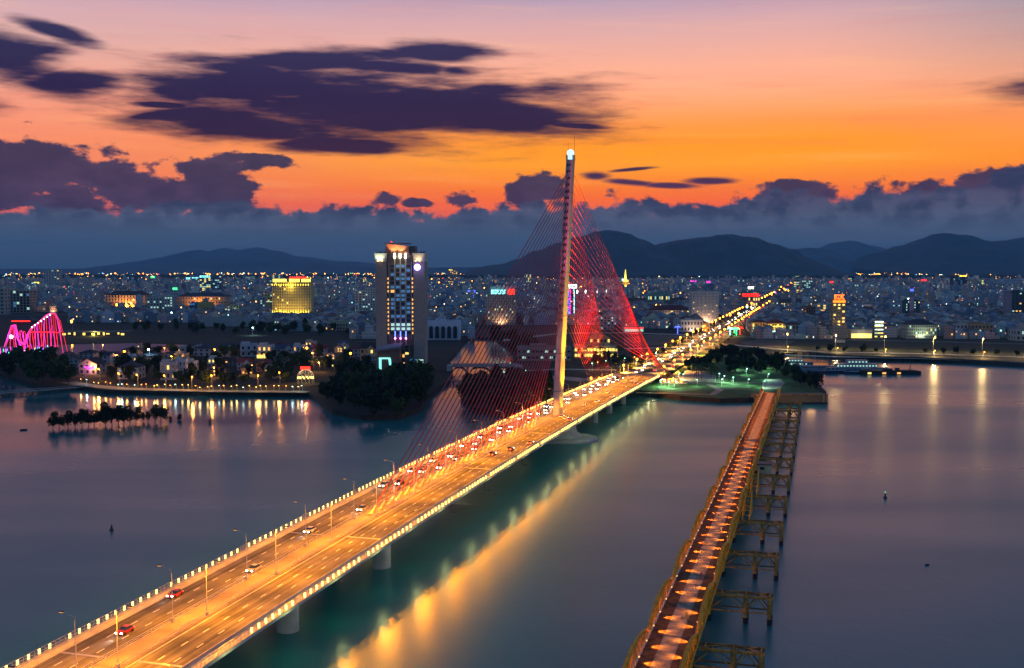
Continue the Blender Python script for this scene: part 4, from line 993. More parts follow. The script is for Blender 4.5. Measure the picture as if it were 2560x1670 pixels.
H('showroom', 2126, 2181, 826, 846, (.35, .33, .30), 'low showroom with a bright glazed front', 'showroom', 0, 0, bands=[(.06, .6, M_lit_y)], up=3000, upc=(1, .9, .5))
H('shop', 2124, 2170, 806, 826, (.1, .13, .18), 'dark house with a red round ornament behind the showroom', 'house', 2, 5, .2, (0,))
H('cafe_building', 2186, 2208, 803, 846, (.2, .24, .2), 'five-storey cafe with bright white lit floors', 'cafe', 5, 3, .9, (2, 1), glassy=True, win=(.9, .35), bands=[(.95, .99, M_neon_w), (.74, .78, M_neon_w), (.5, .53, M_neon_w)])
H('office_tower', 2259, 2273, 752, 804, (.03, .10, .11), 'dark green glass tower, part left of the pink stripe', 'tower', 8, 3, .2, (2,), glassy=True)
H('office_tower', 2273, 2284, 751, 804, (.55, .28, .36), 'pink vertical wall stripe of the green glass tower', 'tower')
H('office_tower', 2284, 2299, 753, 804, (.03, .08, .1), 'dark glass tower part right of the pink stripe', 'tower', 8, 3, .2, (1, 2), glassy=True)
H('house', 2298, 2321, 786, 804, (.6, .33, .33), 'pink house with small windows right of the green glass tower', 'house', 3, 4, .3, (1, 2))
H('school_building', 2267, 2341, 812, 846, (.40, .41, .32), 'three-storey school with dark pitched roof and arcades', 'school', 4, 14, .15, (1, 2), roof='hip', roofc=(.04, .04, .06), win=(.5, .5), up=8000, upc=(.8, 1, .7))
H('office_tower', 2382, 2418, 692, 724, (.05, .07, .10), 'dark glass tower with a yellow roof sign', 'tower', 8, 6, .3, (2, 3), glassy=True, sign=(M_neon_y, .45, .95, 5, 5))
H('office_block', 2434, 2459, 700, 718, (.5, .5, .25), 'yellow-green lit block with teal glass bays', 'building', 5, 5, .5, (1, 2), up=40000, upc=(.9, .9, .3))
H('office_block', 2502, 2554, 700, 727, (.42, .42, .48), 'wide white office with a regular grid of windows at the right edge', 'office', 6, 12, .1, (3,))
H('glass_tower', 2528, 2580, 731, 806, (.05, .07, .08), 'dark tower with few lit windows cut by the right edge', 'tower', 12, 6, .18, (2, 0), glassy=True)
H('office_tower', 2513, 2528, 734, 806, (.28, .2, .24), 'pinkish side wall of the dark tower at the right edge', 'tower')
H('station_hall', 2095, 2187, 711, 729, (.38, .40, .42), 'long white low hall with red lamps in front', 'hall', 3, 18, .25, (2,))
H('house', 2391, 2427, 812, 843, (.36, .36, .34), 'white plain house with a tall blank front by the river road', 'house', 3, 4, .1)
H('house', 2427, 2482, 812, 844, (.3, .2, .12), 'brown and white terraced house by the river road', 'house', 3, 6, .1)
H('karaoke_house', 2434, 2490, 748, 768, (.36, .18, .26), 'pink-washed hall with a magenta vertical sign', 'building', 2, 8, .1, bands=[(.3, .5, M_neon_m)])
H('apartment_tower', 2420, 2434, 772, 810, (.10, .18, .28), 'slim blue tower near the right side', 'tower', 8, 2, .1, (3,))
H('house', 2540, 2600, 826, 852, (.3, .3, .3), 'grey house with a lit gate at the right edge by the road', 'house', 2, 5, .2)
H('house', 1500, 1535, 792, 824, (.34, .3, .3), 'stepped grey shophouse behind the orange cable fan', 'house', 5, 4, .2, (2,))
H('petrol_station', 1560, 1610, 818, 830, (.3, .34, .33), 'low filling station with a red and white lit canopy', 'station', 0, 0, bands=[(.75, .95, M_neon_r), (.1, .6, M_lit_c)])
H('terminal_building', 900, 940, 806, 822, (.38, .36, .26), 'low cream hall left of the tall hotel tower', 'building', 2, 6, .1)
H('terminal_building', 812, 900, 808, 826, (.34, .33, .22), 'row of low cream buildings with one warmly lit wall', 'building', 2, 12, .12, (0,))
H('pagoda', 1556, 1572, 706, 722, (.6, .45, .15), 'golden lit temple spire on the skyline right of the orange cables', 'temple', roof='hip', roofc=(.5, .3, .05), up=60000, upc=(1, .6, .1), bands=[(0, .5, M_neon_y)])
pg = [o for o in COL.objects if o.name == 'pagoda'][0]
MB().tube((0, 0, 40), (0, 0, 75), 4, .4, 8).tube((0, 0, 28), (0, 0, 40), 10, 4, 8).obj('spire', M_neon_y, pg)  # spire emits by itself, standing in for golden light cast on it
# arched windows of the conference hall
hall = [o for o in COL.objects if o.name.startswith('conference_hall')][0]
b_ = G(1066, 850, LZ); e_ = G(1150, 850, LZ)
for i in range(5):
    xx = (i - 2) * (e_.x - b_.x) / 5.6; b = MB()
    b.box(xx - 2.2, xx + 2.2, -15.4, -15.0, 2, 14); V = [(xx, -15.4, 14)] + [(xx + 2.2 * math.cos(a * math.pi / 8), -15.4, 14 + 2.2 * math.sin(a * math.pi / 8)) for a in range(9)]
    b.poly(V, [(0, k + 1, k + 2) for k in range(8)]); b.obj('window', M_glass, hall)
# neon outline of the LED tower
led = [o for o in COL.objects if o.name.startswith('led_tower')][0]
a_, c_ = G(1420, 808, LZ), G(1436, 808, LZ); hw_ = (c_.x - a_.x) / 2; dl = max(8, min(hw_ * 1.4, 30)) / 2; ht = AT(1428, 722, a_.y).z - LZ
b = MB()
for k in range(16): b.box(-hw_, -hw_ + 1.2, -dl - .5, -dl - .1, ht * k / 16, ht * (k + .55) / 16); b.box(-hw_ + 1.2, -hw_ + 3.2, -dl - .5, -dl - .1, ht * (k + .4) / 16, ht * (k + .55) / 16)
b.obj('neon_outline', M_neon_b, led); MB().box(hw_ - 1, hw_, -dl - .5, -dl - .1, 8, ht).obj('neon_outline', M_neon_c, led)
b = MB()
for k in range(14): b.box(-2.2, -.8, -dl - .5, -dl - .1, ht * k / 14 + 3, ht * k / 14 + 5)
b.obj('neon_outline', M_neon_m, led)
# red sign beside the cyan one
htl = [o for o in COL.objects if o.name == 'hotel'][0]
a_, c_ = G(1214, 812, LZ), G(1290, 812, LZ); hx = (c_.x - a_.x) / 2; hh = AT(1250, 736, a_.y).z - LZ
b = MB()
for k in range(4): b.box(hx * (.5 + k * .1), hx * (.57 + k * .1), -15.3, -15, hh + 1, hh + 7)
b.box(hx * .48, hx * .9, -15, -14.8, hh + .1, hh + 7.5); b.obj('roof_sign', M_neon_r, htl)
MB().box(-hx * .7, hx * .95, -10, 8, hh + .01, hh + 12).obj('roof_block', wallmat((.36, .38, .38)), htl)
# golden hotel with a bowed front
def gold_hotel():
    a, c = G(680, 803, LZ), G(776, 803, LZ); w = c.x - a.x; h = AT(728, 705, a.y).z - LZ; x = w / 2
    r = empty('gold_hotel', ((a.x + c.x) / 2, a.y + 16, LZ), 0, label='curved hotel block lit golden all over, with glowing yellow and red roof signs', cat='hotel'); occupied.append((r.location.x, r.location.y, w * .6))
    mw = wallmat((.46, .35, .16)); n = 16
    def fy(q): return -16 + 7 * (1 - (q / x) ** 2) * -1 + 7
    pts = [(-x + w * i / n, fy(-x + w * i / n)) for i in range(n + 1)]; pts = [(p, -9 - 7 * (1 - (p / x) ** 2)) for p, _ in pts]
    out = pts + [(x, 14), (-x, 14)]; k = len(out)
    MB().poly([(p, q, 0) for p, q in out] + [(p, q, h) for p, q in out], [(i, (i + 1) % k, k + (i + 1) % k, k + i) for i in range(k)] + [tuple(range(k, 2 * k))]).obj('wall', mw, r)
    pw = glow('gold_uplight', (1.0, .78, .06), 3.0); wk = 0; rest = MB(); fl = 14; fh = h / fl
    for i in range(n):
        (x0, y0), (x1, y1) = pts[i], pts[i + 1]; mx, my = (x0 + x1) / 2, (y0 + y1) / 2; an = math.atan2(y1 - y0, x1 - x0)
        MB().box(-.35, .35, -.7, 0, 0, h, 0, Matrix.Translation((x0, y0, 0)) @ Matrix.Rotation(an, 4, 'Z')).obj('pilaster', mw, r)
        b = MB()
        for f in (0, 1, 2, 3, 12.6): b.box(-.5, .5, -1.0, -.7, fh * f + .6, fh * f + 3.0, 0, Matrix.Translation((x0, y0, 0)) @ Matrix.Rotation(an, 4, 'Z'))
        b.obj('wall_lamp', pw, r)
        for f in range(fl):
            m, nm = (M_lit_y, 'y') if (i * 7 + f * 5) % 9 == 0 else (M_glass, 'g')
            if wk < 100 or False: inst('window', win_mesh(1.6, fh * .5, m, nm), r, (mx, my - .05, fh * (f + .5)), an); wk += 1
            else: rest.box(-.8, .8, -.17, .07, fh * (f + .25), fh * (f + .75), 0, Matrix.Translation((mx, my, 0)) @ Matrix.Rotation(an, 4, 'Z'))
    rest.obj('window', M_glass, r, kind='stuff')
    for q0, q1, m in ((-.97, -.28, M_neon_y), (-.12, .40, M_neon_y), (.52, .97, M_neon_y)):
        MB().box(x * q0, x * q1, -9, -8.6, h + .1, h + 4.5).obj('roof_sign', m, r)
    b = MB()
    for i in range(8): b.box(-x * .1 + i * 3.4, -x * .1 + i * 3.4 + 2.2, -8.5, -8.2, h + 4.5, h + 8)
    b.obj('roof_sign', M_neon_r, r)
    lamp_at('facade_light', (-x * .5, -32, 3), 60000, (1, .72, .12), 2, r, 150, (0, .6, 1), .5); lamp_at('facade_light', (x * .5, -32, 3), 60000, (1, .72, .12), 2, r, 150, (0, .6, 1), .5)
    lamp_at('facade_light', (0, -24, h - 6), 12000, (1, .8, .1), 2, r, 160, (0, 1, 0), .5)
gold_hotel()

# tall hotel tower by the river
def hotel_tower():
    y0 = G(1000, 932, LZ).y; k = y0 / F * 1.0; mpp = AT(1001, 800, y0).x - AT(1000, 800, y0).x
    cx = AT(1001.5, 800, y0).x; zt = lambda v: AT(1000, v, y0).z - LZ; U = lambda u: (u - 1001.5) * mpp
    r = empty('hotel_tower', (cx, y0 + 14, LZ), 0, label='tall twin-slab hotel tower with a bright round emblem, standing by the river', cat='hotel'); occupied.append((cx, y0 + 10, 40))
    Y = -14.0; slab = mat('beige_panel_wall', (.31, .255, .22), .9, var=.1, scale=.4)
    # panel joints are part of the wall's look
    t = slab.node_tree; bs = t.nodes['Principled BSDF']; tcn = t.nodes.new('ShaderNodeTexCoord'); sp = t.nodes.new('ShaderNodeSeparateXYZ'); t.links.new(tcn.outputs['Object'], sp.inputs[0])
    fx = (S(t, sp.outputs[0]) / 1.9).op('FRACT').op('LESS_THAN', .06); fz = (S(t, sp.outputs[2]) / 1.6).op('FRACT').op('LESS_THAN', .07)
    src = bs.inputs['Base Color'].links[0].from_socket; mm = mix(t, fx.max(fz) * .4, S(t, src), (.06, .05, .045, 1)); t.links.new(mm.k, bs.inputs['Base Color'])
    MB().box(U(940), U(967), Y, 14, 0, zt(654)).obj('side_slab', slab, r); MB().box(U(1034), U(1062), Y, 14, 0, zt(654)).obj('side_slab', slab, r)
    lw = wallmat((.5, .5, .42))
    for u0, u1 in ((937, 968), (1032, 1064)):
        V = [(U(u0 + 2), Y - .4, zt(654)), (U(u1 - 1), Y - .4, zt(654)), (U(u1 - 1), 13.5, zt(654)), (U(u0 + 2), 13.5, zt(654)), (U(u0), Y - 1.4, zt(633)), (U(u1), Y - 1.4, zt(633)), (U(u1), 14, zt(633)), (U(u0), 14, zt(633))]
        MB().poly(V, ((0, 3, 2, 1), (4, 5, 6, 7), (0, 1, 5, 4), (1, 2, 6, 5), (2, 3, 7, 6), (3, 0, 4, 7))).obj('crown_panel', lw, r)
    MB().box(U(967.2), U(1033.8), Y + 2.2, 12, 0, zt(636)).obj('core_wall', mat('brown_core_wall', (.14, .10, .085), .6, var=.15), r)
    V = [(U(963), Y + 1, zt(634)), (U(1022), Y + 1, zt(634)), (U(1022), 10, zt(634)), (U(963), 10, zt(634)), (U(966), Y, zt(609)), (U(1024), Y, zt(616)), (U(1024), 10, zt(616)), (U(966), 10, zt(609))]
    MB().poly(V, ((0, 3, 2, 1), (4, 5, 6, 7), (0, 1, 5, 4), (1, 2, 6, 5), (2, 3, 7, 6), (3, 0, 4, 7))).obj('slanted_crown', mat('copper_cladding', (.42, .2, .12), .5, .2, .15, .4), r)
    MB().box(U(1024.3), U(1038), Y + 3, 9, zt(636) + .02, zt(615)).obj('lift_room', wallmat((.12, .11, .11)), r)
    b = MB(); b.box(U(963), U(1024), Y - .8, 10.5, zt(609) , zt(607.6)); b.obj('roof_edge', M_dark, r)
    rooms = 17; z0, z1 = zt(838), zt(660)
    for f in range(rooms):
        zc = z0 + (z1 - z0) * (f + .5) / rooms; fh = (z1 - z0) / rooms
        for c, u in enumerate((981, 994.5, 1007.5, 1021)):
            q = (f * 13 + c * 7 + f * c) % 10
            m = {0: M_lit_w, 1: M_lit_b, 2: M_lit_b, 3: M_lit_b, 4: M_lit_b, 5: M_glass, 6: M_glass}.get(q, M_lit_b if 5 < f < 15 else M_glass)
            if (f * 5 + c * 3) % 4 == 1 and m is M_lit_b: m = M_glass
            if f < 4: m = M_lit_c if f in (1, 2) else M_glass
            inst('window', win_mesh(2.7, fh * .62, m, m.name), r, (U(u), Y + 2.1, zc))
        if 0 <= f < 14:
            for u in (970.2, 1031): inst('side_window', win_mesh(.95, fh * .5, M_lit_w if f != 9 else M_glass, 'sw%d' % (f == 9)), r, (U(u), Y + 2.0, zc))
    b = MB()
    for f in range(rooms + 1): zc = z0 + (z1 - z0) * f / rooms; b.box(U(974), U(1028), Y + 1.9, Y + 2.2, zc - .35, zc + .35)
    b.obj('floor_band', wallmat((.2, .16, .14)), r)
    fin = wallmat((.40, .37, .32)); ftop = glow('crown_floodlight', (1, .92, .62), 22); fblue = glow('blue_fin_light', (.10, .16, 1), 4); fpink = glow('pink_fin_lamp', (1, .2, .9), 12)
    for u in (987.5, 1001, 1014.5):
        MB().box(U(u) - .5, U(u) + .5, Y + .6, Y + 2.2, zt(880), zt(634)).obj('fin', fin, r)
        MB().box(U(u) - .6, U(u) + .6, Y + .2, Y + .58, zt(645), zt(634)).obj('floodlight', ftop, r)
        MB().box(U(u) - .4, U(u) + .4, Y + .2, Y + .58, zt(843), zt(828)).obj('fin_lamp', fblue, r); MB().ball((U(u), Y + .2, zt(846)), .7).obj('fin_lamp', fpink, r)
        lamp_at('fin_light', (U(u), Y - 1.6, zt(846)), 3500, (.2, .2, 1), .3, r, 60, (0, .08, 1), .8)
        lamp_at('crown_light', (U(u), Y - 2.2, zt(634)), 2600, (1, .85, .5), .3, r, 70, (0, .1, -1), .8)
    MB().box(U(972), U(973.5), Y + .9, Y + 2.2, zt(848), zt(654)).obj('fin', fin, r); MB().box(U(1028), U(1029.5), Y + .9, Y + 2.2, zt(848), zt(654)).obj('fin', fin, r)
    em = MB(); n = 28; c0 = Vector((U(1044), Y - .5, zt(668))); rad = 7 * mpp
    em.poly([c0] + [c0 + Vector((rad * math.cos(2 * math.pi * k / n), 0, rad * math.sin(2 * math.pi * k / n))) for k in range(n)] + [c0 + Vector((rad * math.cos(2 * math.pi * k / n), .45, rad * math.sin(2 * math.pi * k / n))) for k in range(n)],
            [(0, 1 + (k + 1) % n, 1 + k) for k in range(n)] + [(1 + k, 1 + (k + 1) % n, n + 1 + (k + 1) % n, n + 1 + k) for k in range(n)])
    em.obj('round_emblem', glow('emblem_white', (.9, .82, 1), 6), r)
    MB().tube(c0 + Vector((0, .46, 0)), c0 + Vector((0, .3, 0)), rad * 1.22, n=28).obj('emblem_rim', glow('emblem_violet', (.25, .15, 1), 3), r)
    for u in (946, 957, 1040, 1050): MB().ball((U(u), Y - 1.6, zt(652)), .35).obj('crown_lamp', M_bulb_y, r)
    lamp_at('crown_light', (U(951), Y - 4, zt(657)), 6000, (.9, 1, .7), .3, r, 90, (0, .6, 1), .8); lamp_at('crown_light', (U(1047), Y - 4, zt(657)), 3000, (1, .7, .3), .3, r, 90, (0, .6, 1), .8)
    lamp_at('crown_light', (U(985), Y - 5, zt(634)), 9000, (1, .5, .2), .3, r, 80, (0, .8, 1), .8); lamp_at('crown_light', (U(1003), Y - 5, zt(634)), 9000, (1, .5, .2), .3, r, 80, (0, .8, 1), .8)
    lamp_at('emblem_light', (U(1044), Y - 5, zt(668)), 1500, (.4, .3, 1), .5, r)
    b = MB(); b.tube((U(975), 0, zt(609)), (U(975), 0, zt(603)), .12, n=4)
    for u in (940, 945, 950, 958, 1044, 1052, 1058): b.box(U(u) - .5, U(u) + .5, -4, -2, zt(633) + .02, zt(633 - 3 - u % 3)); b.tube((U(u) + 1, 2, zt(633)), (U(u) + 1, 2, zt(625)), .1, n=4)
    b.obj('roof_equipment', M_dark, r); MB().ball((U(975), 0, zt(603.5)), .55).obj('beacon', M_neon_r, r)
    # podium with its slanted canopy, lit glass strips and foyer
    pod = mat('red_brown_stone', (.15, .085, .07), .6, var=.2, scale=.5)
    b = MB(); V = [(U(950), -30, 0), (U(1004), -30, 0), (U(1004), Y + 2, 0), (U(950), Y + 2, 0), (U(950), -30, zt(874)), (U(1004), -30, zt(866)), (U(1004), Y + 2, zt(860)), (U(950), Y + 2, zt(868))]
    b.poly(V, ((0, 3, 2, 1), (4, 5, 6, 7), (0, 1, 5, 4), (1, 2, 6, 5), (2, 3, 7, 6), (3, 0, 4, 7))); b.obj('podium', pod, r)
    b = MB(); V = [(U(946), -33, zt(869)), (U(1006), -33, zt(861)), (U(1006), Y + 1.9, zt(856)), (U(946), Y + 1.9, zt(864))]
    b.poly(V + [v_ and (v_[0], v_[1], v_[2] - 1.6) for v_ in V], [(0, 1, 2, 3), (7, 6, 5, 4), (0, 4, 5, 1), (1, 5, 6, 2), (3, 7, 4, 0)]); b.obj('canopy', wallmat((.16, .19, .24)), r)
    for u0, u1, us_, ue in ((953, 959, 953, 959), (976, 982, 981, 986)):
        MB().poly([(U(us_), -30.3, 1), (U(ue), -30.3, 1), (U(u1), -30.3, zt(893)), (U(u0), -30.3, zt(893)), (U(us_), -29.9, 1), (U(ue), -29.9, 1), (U(u1), -29.9, zt(893)), (U(u0), -29.9, zt(893))], ((0, 1, 2, 3), (7, 6, 5, 4), (0, 4, 5, 1), (1, 5, 6, 2), (2, 6, 7, 3), (3, 7, 4, 0))).obj('glass_strip', glow('teal_glass_light', (.25, .9, .75), 1.3), r)
    MB().box(U(953), U(981), -31, -30, zt(893), zt(890)).obj('lit_lintel', glow('teal_lintel', (.3, 1, .85), 1.6), r)
    MB().box(U(1026), U(1061), -22, Y + 2, 0, zt(893)).obj('foyer', wallmat((.12, .14, .14)), r)
    for k in range(6): MB().box(U(1027 + k * 5.6), U(1031 + k * 5.6), -22.3, -21.9, 1, zt(911)).obj('foyer_window', glow('foyer_yellow%d' % k, (.9, .9, .08), 1.2), r)
    for k in range(4): MB().box(U(1027 + k * 8.6), U(1034 + k * 8.6), -22.3, -21.9, zt(909), zt(896)).obj('foyer_window', M_lit_b if k < 2 else M_lit_c, r)
    MB().box(U(1004.2), U(1025.8), -18, Y + 2, 0, zt(862)).obj('link_wall', wallmat((.14, .12, .11)), r)
    for k in range(4): MB().box(U(1007), U(1012), -18.3, -17.9, zt(912 - k * 10), zt(905 - k * 10)).obj('link_window', M_lit_w if k % 2 == 0 else M_glass, r)
    for k in range(3): MB().box(U(1014), U(1022), -18.3, -17.9, zt(885 - k * 8), zt(880 - k * 8)).obj('link_window', M_glass if k else M_lit_y, r)
hotel_tower()

# ------------------------------------------------------------------ riverside villas
VR = random.Random(21)
def villa(uL, uR, vT, vB, wall, roofc, style, label, lit=.1, extra=None, floors=2):
    a, c = G(uL, vB, LZ), G(uR, vB, LZ); w = c.x - a.x; h = AT(uL, vT, a.y).z - LZ; d = w * .85; hw = h * (.66 if style else .9)
    ry = VR.uniform(-.25, .25)
    r = empty('villa', ((a.x + c.x) / 2, a.y + d / 2, LZ), ry, label=label, cat='house', group='riverside villas'); occupied.append((r.location.x, r.location.y, w * .7))
    w *= .88; x, y = w / 2, d / 2; mw = wallmat(wall, .1)
    MB().box(-x, x, -y, y, 0, hw).obj('wall', mw, r)
    e = .7
    if style == 1:
        q = min(x, y) * .98
        MB().poly([(-x - e, -y - e, hw), (x + e, -y - e, hw), (x + e, y + e, hw), (-x - e, y + e, hw), (-(x - q), -(y - q), h), (x - q, -(y - q), h), (x - q, y - q, h), (-(x - q), y - q, h)],
                  [(0, 1, 5, 4), (1, 2, 6, 5), (2, 3, 7, 6), (3, 0, 4, 7), (4, 5, 6, 7), (3, 2, 1, 0)]).obj('roof', roofmat(roofc), r)
    elif style == 2:
        MB().poly([(-x - e, -y - e, hw - .4), (x + e, -y - e, hw - .4), (x + e, y + e, hw - .4), (-x - e, y + e, hw - .4), (0, -y - e, h), (0, y + e, h)], [(1, 2, 5, 4), (3, 0, 4, 5)]).obj('roof', roofmat(roofc), r)
        MB().poly([(-x, -y, hw), (x, -y, hw), (0, -y, h - .5)], [(0, 1, 2)]).obj('gable', mw, r); MB().box(-.5, .5, -y - .12, -y + .05, hw + .3, hw + 1.8).obj('window', M_glass, r)
    elif style == 3:     # cross roof: ridge sideways with a front gable
        MB().poly([(-x - e, -y - e, hw), (x + e, -y - e, hw), (x + e, y + e, hw), (-x - e, y + e, hw), (-x, 0, h), (x, 0, h)], [(0, 1, 5, 4), (2, 3, 4, 5), (1, 2, 5), (3, 0, 4), (3, 2, 1, 0)]).obj('roof', roofmat(roofc), r)
        g = x * .5; MB().poly([(x - 2 * g, -y - 1.2, hw), (x, -y - 1.2, hw), (x - g, -y - 1.2, hw + g * .9)], [(0, 1, 2)]).obj('gable', mw, r)
        MB().poly([(x - 2 * g - .4, -y - 1.6, hw - .2), (x - g, -y - 1.6, hw + g * .95), (x - g, 0, hw + g * .95), (x - 2 * g - .4, 0, hw - .2), (x + .4, -y - 1.6, hw - .2), (x + .4, 0, hw - .2)], [(0, 1, 2, 3), (1, 4, 5, 2)]).obj('dormer_roof', roofmat(roofc), r)
        MB().box(x - 2 * g, x, -y - 1.2, -y, 0, hw).obj('bay', mw, r)
    else:
        b = MB()
        for q in ((-x, x, -y, -y + .3), (-x, x, y - .3, y), (-x, -x + .3, -y + .3, y - .3), (x - .3, x, -y + .3, y - .3)): b.box(q[0], q[1], q[2], q[3], hw + .002, h)
        b.obj('parapet', mw, r); MB().box(-x * .9, x * .1, -y * .5, y * .8, hw + .003, h + 1.4).obj('roof_room', mw, r)
        MB().box(-x - .3, x * .4, -y - 1.6, -y, hw * .48, hw * .55).obj('balcony', mw, r)
    fh = hw / floors; n = 3
    for f in range(floors):
        for q in range(n):
            m = LIT[VR.choice((0, 1))] if VR.random() < lit else M_glass
            if style == 3 and q == 2: yy = -y - 1.26
            else: yy = -y - .06
            inst('window', win_mesh(w * .13, fh * .5, m, m.name), r, (-x + w * (q + .5) / n, yy, fh * (f + .55)))
        for q in range(2): inst('window', win_mesh(w * .12, fh * .45, M_glass, 'glass'), r, ((x + .06) * (1 if ry < 0 or r.location.x < 0 else -1), -y + d * (q + .5) / 2, fh * (f + .55)), R(90))
    return r
pale = (.36, .33, .32); dkr = (.035, .03, .04)
v1 = villa(196, 250, 896, 936, (.38, .33, .33), (.05, .03, .04), 2, 'gabled white villa with a glowing pink sign below its eaves', .1)
b = MB(); sx_ = G(217, 926, LZ); mp_ = sx_.y / F
for k, (dx, dz, w, h) in enumerate(((0, 4.2, 4, 1), (5, 3, 1.2, 3), (6.5, 4.8, 2.2, 1), (7, 2.2, 2.8, 1), (10, 3, 1.2, 2), (11.5, 3.6, 2.6, 1), (14, 2.6, 1, 3.4), (15.5, 4.4, 2.6, 1), (16, 2.6, 1.2, 2))):
    b.box(dx * .5 - 4, dx * .5 - 4 + w * .5, -9.3, -9.0, 3 + dz * .55, 3 + dz * .55 + h * .55)
bx = (G(250, 936, LZ).x - G(196, 936, LZ).x) * .42
so = b.obj('neon_sign', M_neon_m, v1); so.location = (bx * .2, 9 - bx * 1.02, 0)
lamp_at('sign_light', (bx * .2, -bx * 1.1 - 2, 5), 900, (1, .1, .8), .5, v1)
villa(290, 350, 904, 948, (.46, .40, .34), (.05, .04, .05), 1, 'cream square villa with hipped roof and shuttered windows by the promenade', .0)
villa(396, 440, 905, 950, (.34, .34, .36), dkr, 0, 'white modern villa with stacked flat roofs above the promenade', .1)
villa(436, 466, 898, 946, (.42, .44, .48), dkr, 0, 'tall narrow white modern villa with a dark vertical panel', .1, floors=3)
villa(462, 490, 902, 938, (.40, .42, .44), dkr, 0, 'bluish white modern villa with a lit slot window', .15)
villa(478, 520, 912, 934, (.24, .24, .26), dkr, 2, 'low grey gabled villa right of the modern villas', 0)
villa(594, 642, 860, 892, (.40, .41, .44), dkr, 0, 'plain white cube villa with small slit windows', 0)
villa(642, 682, 862, 896, (.40, .40, .40), dkr, 0, 'flat-roofed white villa with a yellow lit ground floor', .6)
villa(542, 594, 860, 892, (.38, .34, .32), (.04, .05, .07), 3, 'white villa with twin grey gables left of the cube villa', .1)
villa(482, 534, 862, 890, (.34, .33, .34), (.03, .04, .06), 1, 'villa with a wide dark hipped roof and white eaves', 0)
villa(684, 730, 863, 890, (.44, .37, .34), (.05, .06, .11), 3, 'villa with a slate blue roof and pale front gables', .1)
villa(732, 760, 862, 896, (.42, .43, .44), (.05, .2, .3), 0, 'narrow white villa with a blue glazed upper floor', .2)
villa(758, 782, 860, 888, (.3, .28, .32), (.09, .09, .14), 1, 'villa with a plain grey-violet roof behind the narrow white one', 0)
villa(780, 816, 862, 893, (.46, .38, .34), (.28, .02, .03), 3, 'pale villa with a bright red roof and stepped gables', 0)
villa(874, 912, 862, 892, (.34, .28, .27), (.12, .04, .04), 1, 'pale villa with brown red roof left of the yellow-lit one', .1)
villa(900, 943, 856, 902, (.50, .36, .18), (.04, .03, .04), 3, 'large villa lit orange with white gables beside the hotel tower', .3)
villa(640, 682, 900, 930, (.2, .12, .12), (.12, .03, .04), 2, 'dark villa with maroon roof and a white edged gable', 0)
villa(255, 300, 880, 908, (.36, .32, .34), (.04, .035, .05), 3, 'white villa with dark hip roof and round dormer behind the first row', 0)
villa(300, 345, 868, 890, (.3, .29, .32), (.03, .03, .05), 1, 'villa with a dark pyramid roof in front of the pale wall', 0)
villa(195, 240, 875, 896, (.3, .28, .28), (.03, .03, .04), 1, 'dark roofed villa by the pond behind the gabled ones', .1)
villa(345, 400, 880, 905, (.25, .25, .28), (.02, .03, .05), 1, 'villa with a wide blue-black roof below the white star lamp', 0)
villa(400, 440, 880, 902, (.28, .28, .3), (.03, .04, .06), 2, 'villa with a steep blue-black gable edged white', 0)
villa(440, 480, 868, 890, (.33, .3, .3), (.05, .04, .05), 0, 'white flat villa with roof railings at the back row', .3)
villa(560, 596, 895, 915, (.2, .17, .16), (.06, .03, .03), 1, 'dim villa under the trees behind the lit garden', .2)
villa(10, 55, 892, 912, (.3, .27, .24), (.03, .03, .04), 1, 'long villa behind the trees at the far left', .3)
rs = [o for o in COL.objects if o.get('category') == 'house' and 'yellow lit ground floor' in o.get('label', '')][0]
MB().box(-6, 6, -9.9, -9.6, .5, 3.6).obj('lit_front', M_lit_y, rs)
wv = []
for i, (u, v) in enumerate(((845, 905), (700, 915), (600, 935), (530, 940), (150, 900), (110, 890), (820, 925))):
    villa(u, u + 30, v - 22, v, (.2 + .03 * (i % 3), .19, .19), (.03 + .03 * (i % 2), .03, .03), 1 + i % 3,
          'dim villa half hidden by trees ' + ('left of the yellow-lit villa', 'in front of the slate blue roof', 'behind the lit riverside garden', 'above the string of garden lamps', 'right of the fairground', 'below the fairground', 'behind the mangrove wood')[i], .25)

vx = random.Random(12); n_v = 0; tries = 0
VN = ['cream', 'white', 'grey', 'pale pink', 'beige']; VC = [(.5, .42, .3), (.48, .47, .46), (.34, .34, .36), (.48, .38, .36), (.44, .36, .28)]; RNm = ['red', 'dark', 'slate blue', 'brown']; RC = [(.2, .03, .03), (.04, .035, .045), (.06, .08, .14), (.1, .05, .03)]
while n_v < 22 and tries < 900:
    tries += 1; u = vx.uniform(160, 915); v = vx.uniform(868, 948); w = vx.uniform(24, 36) * (.7 + (v - 860) / 200); p_ = G(u + w / 2, v, LZ)
    if any((p_.x - a) ** 2 + (p_.y + 8 - b_) ** 2 < (c * .85 + 9) ** 2 for a, b_, c in occupied) or (u < 300 and v > 940): continue
    k = vx.randrange(5); r_ = vx.randrange(4); st = vx.choice((0, 1, 2, 3, 3)); n_v += 1
    villa(u, u + w, v - w * .8, v, VC[k], RC[r_], st, '%s villa with %s roof, %s row, %s stretch from left' % (VN[k], (RNm[r_] + ' ' + ('', 'hipped', 'gabled', 'crossed')[st]) if st else 'flat terraced', 'back' if v < 890 else 'middle' if v < 920 else 'front', ORD[int((u - 160) / 76)]), .3)
